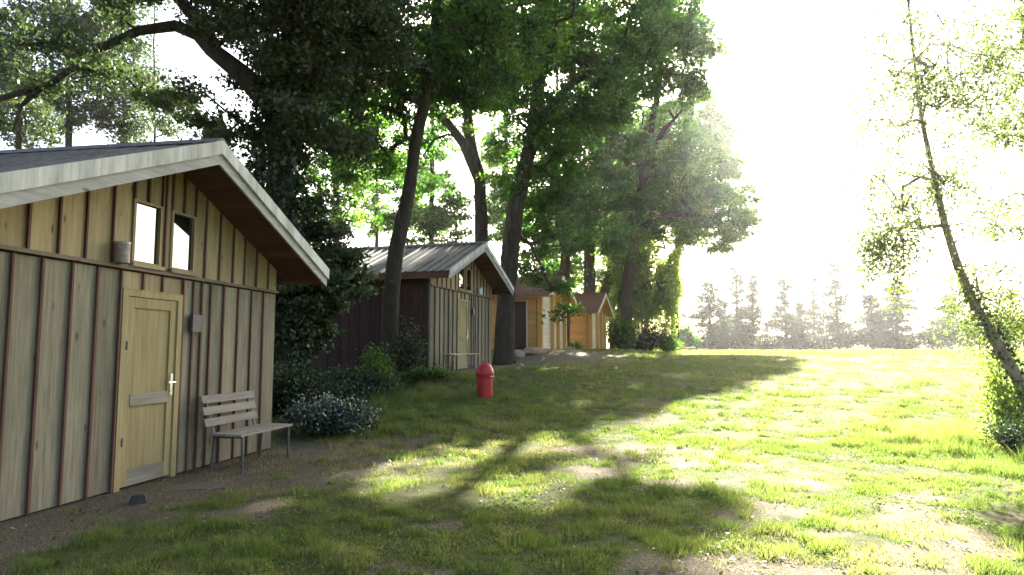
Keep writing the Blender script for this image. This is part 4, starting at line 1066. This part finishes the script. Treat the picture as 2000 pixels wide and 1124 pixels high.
def tussocks():
    rng = np.random.default_rng(29); n = 1500
    x = rng.uniform(-4.5, 9, n); y = 4.0 + 13 * rng.uniform(0, 1, n) ** 1.3
    k = (np.abs(x) < y * .8 + 1) & (fbm(x * .9, y * .9, 15, 3) + rng.uniform(-.08, .08, n) > .47) & (rng.uniform(0, 1, n) < np.where(x > 2.5, .45, 1))
    for c in (1, 2):
        lx, ly = cab_local(c, x, y); k &= ~((np.abs(lx) < 3.0) & (ly > -1.15))
    x, y = x[k], y[k]; m = 85; N = len(x)
    r = rng.uniform(.05, .15, N)[:, None]; hm = rng.uniform(.05, .115, N)[:, None]
    a = rng.uniform(0, 2 * np.pi, (N, m)); q = np.sqrt(rng.uniform(0, 1, (N, m))) * r
    bx = x[:, None] + np.cos(a) * q; by = y[:, None] + np.sin(a) * q * .9
    h = hm * rng.uniform(.5, 1.15, (N, m)) * (1 - .45 * (q / r) ** 2); z = gz(bx, by) - .004
    th = rng.uniform(0, np.pi, (N, m)); w = .0034 * np.maximum(1, y[:, None] / 8) * rng.uniform(.7, 1.4, (N, m))
    out = .55 * h * (q / r) + rng.normal(size=(N, m)) * h * .2; fx = np.cos(a) * out + rng.normal(size=(N, m)) * h * .2; fy = np.sin(a) * out + rng.normal(size=(N, m)) * h * .2
    V = np.stack([np.stack([bx - np.cos(th) * w, by - np.sin(th) * w, z], -1), np.stack([bx + np.cos(th) * w, by + np.sin(th) * w, z], -1), np.stack([bx + fx, by + fy, z + h], -1)], 2)
    rn = np.clip(rng.uniform(0, .55, (N, 1)) + rng.uniform(-.1, .16, (N, m)), 0, 1)
    o = np_mesh('grass_tufts', V.reshape(-1, 3).astype(np.float32), 3, M['grass'], None, rn.ravel()); tag(o, 'thick green grass tufts standing out of the worn lawn', 'grass', None, 'stuff')
tussocks()
def litter():
    rng = np.random.default_rng(17); n = 5200
    x = rng.uniform(-5.2, 7, n); y = rng.uniform(3.6, 17, n); k = rng.uniform(0, 1, n) < np.clip(.35 + .8 * bare_f(x, y) - .06 * np.maximum(x, 0), 0, 1)
    lx, ly = cab_local(1, x, y); k &= ~((np.abs(lx) < 2.6) & (ly > -.03)); x, y = x[k], y[k]
    cen = np.stack([x, y, gz(x, y) + rng.uniform(.012, .03, len(x))], -1)
    q = leaf_quads(cen, .045, rng, 3.0, .0, .6)
    o = np_mesh('leaf_litter', q.astype(np.float32), 4, M['litter'], None, rng.uniform(0, 1, len(x))); tag(o, 'dry fallen leaves scattered over grass and dirt', 'leaf litter', None, 'stuff')
litter()
def clover():
    rng = np.random.default_rng(23); n = 60000
    x = rng.uniform(-5, 9, n); y = 3.6 + 11 * rng.uniform(0, 1, n) ** 1.5
    k = (fbm(x * 1.1 + 40, y * 1.1, 33, 4) > .53) & (bare_f(x, y) < .5) & (np.abs(x) < y * .8 + 1); x, y = x[k], y[k]
    cen = np.stack([x, y, gz(x, y) + rng.uniform(.015, .05, len(x))], -1)
    o = np_mesh('clover', leaf_quads(cen, .026, rng, 2.2, 0, .9).astype(np.float32), 4, M['grass'], None, rng.uniform(0, .5, len(x))); tag(o, 'low clover and weeds growing through the lawn', 'clover', None, 'stuff')
clover()

# ------------------------------------------------------------------ haze, also shaped to imitate glare round the sun
def haze():
    m = bpy.data.materials.new('pale haze'); m.use_nodes = True; nt = m.node_tree; nt.nodes.clear()
    o = nt.nodes.new('ShaderNodeOutputMaterial'); v = nt.nodes.new('ShaderNodeVolumePrincipled')
    v.inputs['Color'].default_value = (.96, .97, 1, 1); v.inputs['Density'].default_value = HAZE_DENSITY; v.inputs['Anisotropy'].default_value = HAZE_G
    nt.links.new(v.outputs[0], o.inputs['Volume'])
    h = MB().box(-265, 265, -65, 335, -1.0, 34).build('haze', m); tag(h, 'pale haze over the whole meadow, also imitating glare round the sun', 'haze', None, 'stuff')
if HAZE_DENSITY > 0: haze()
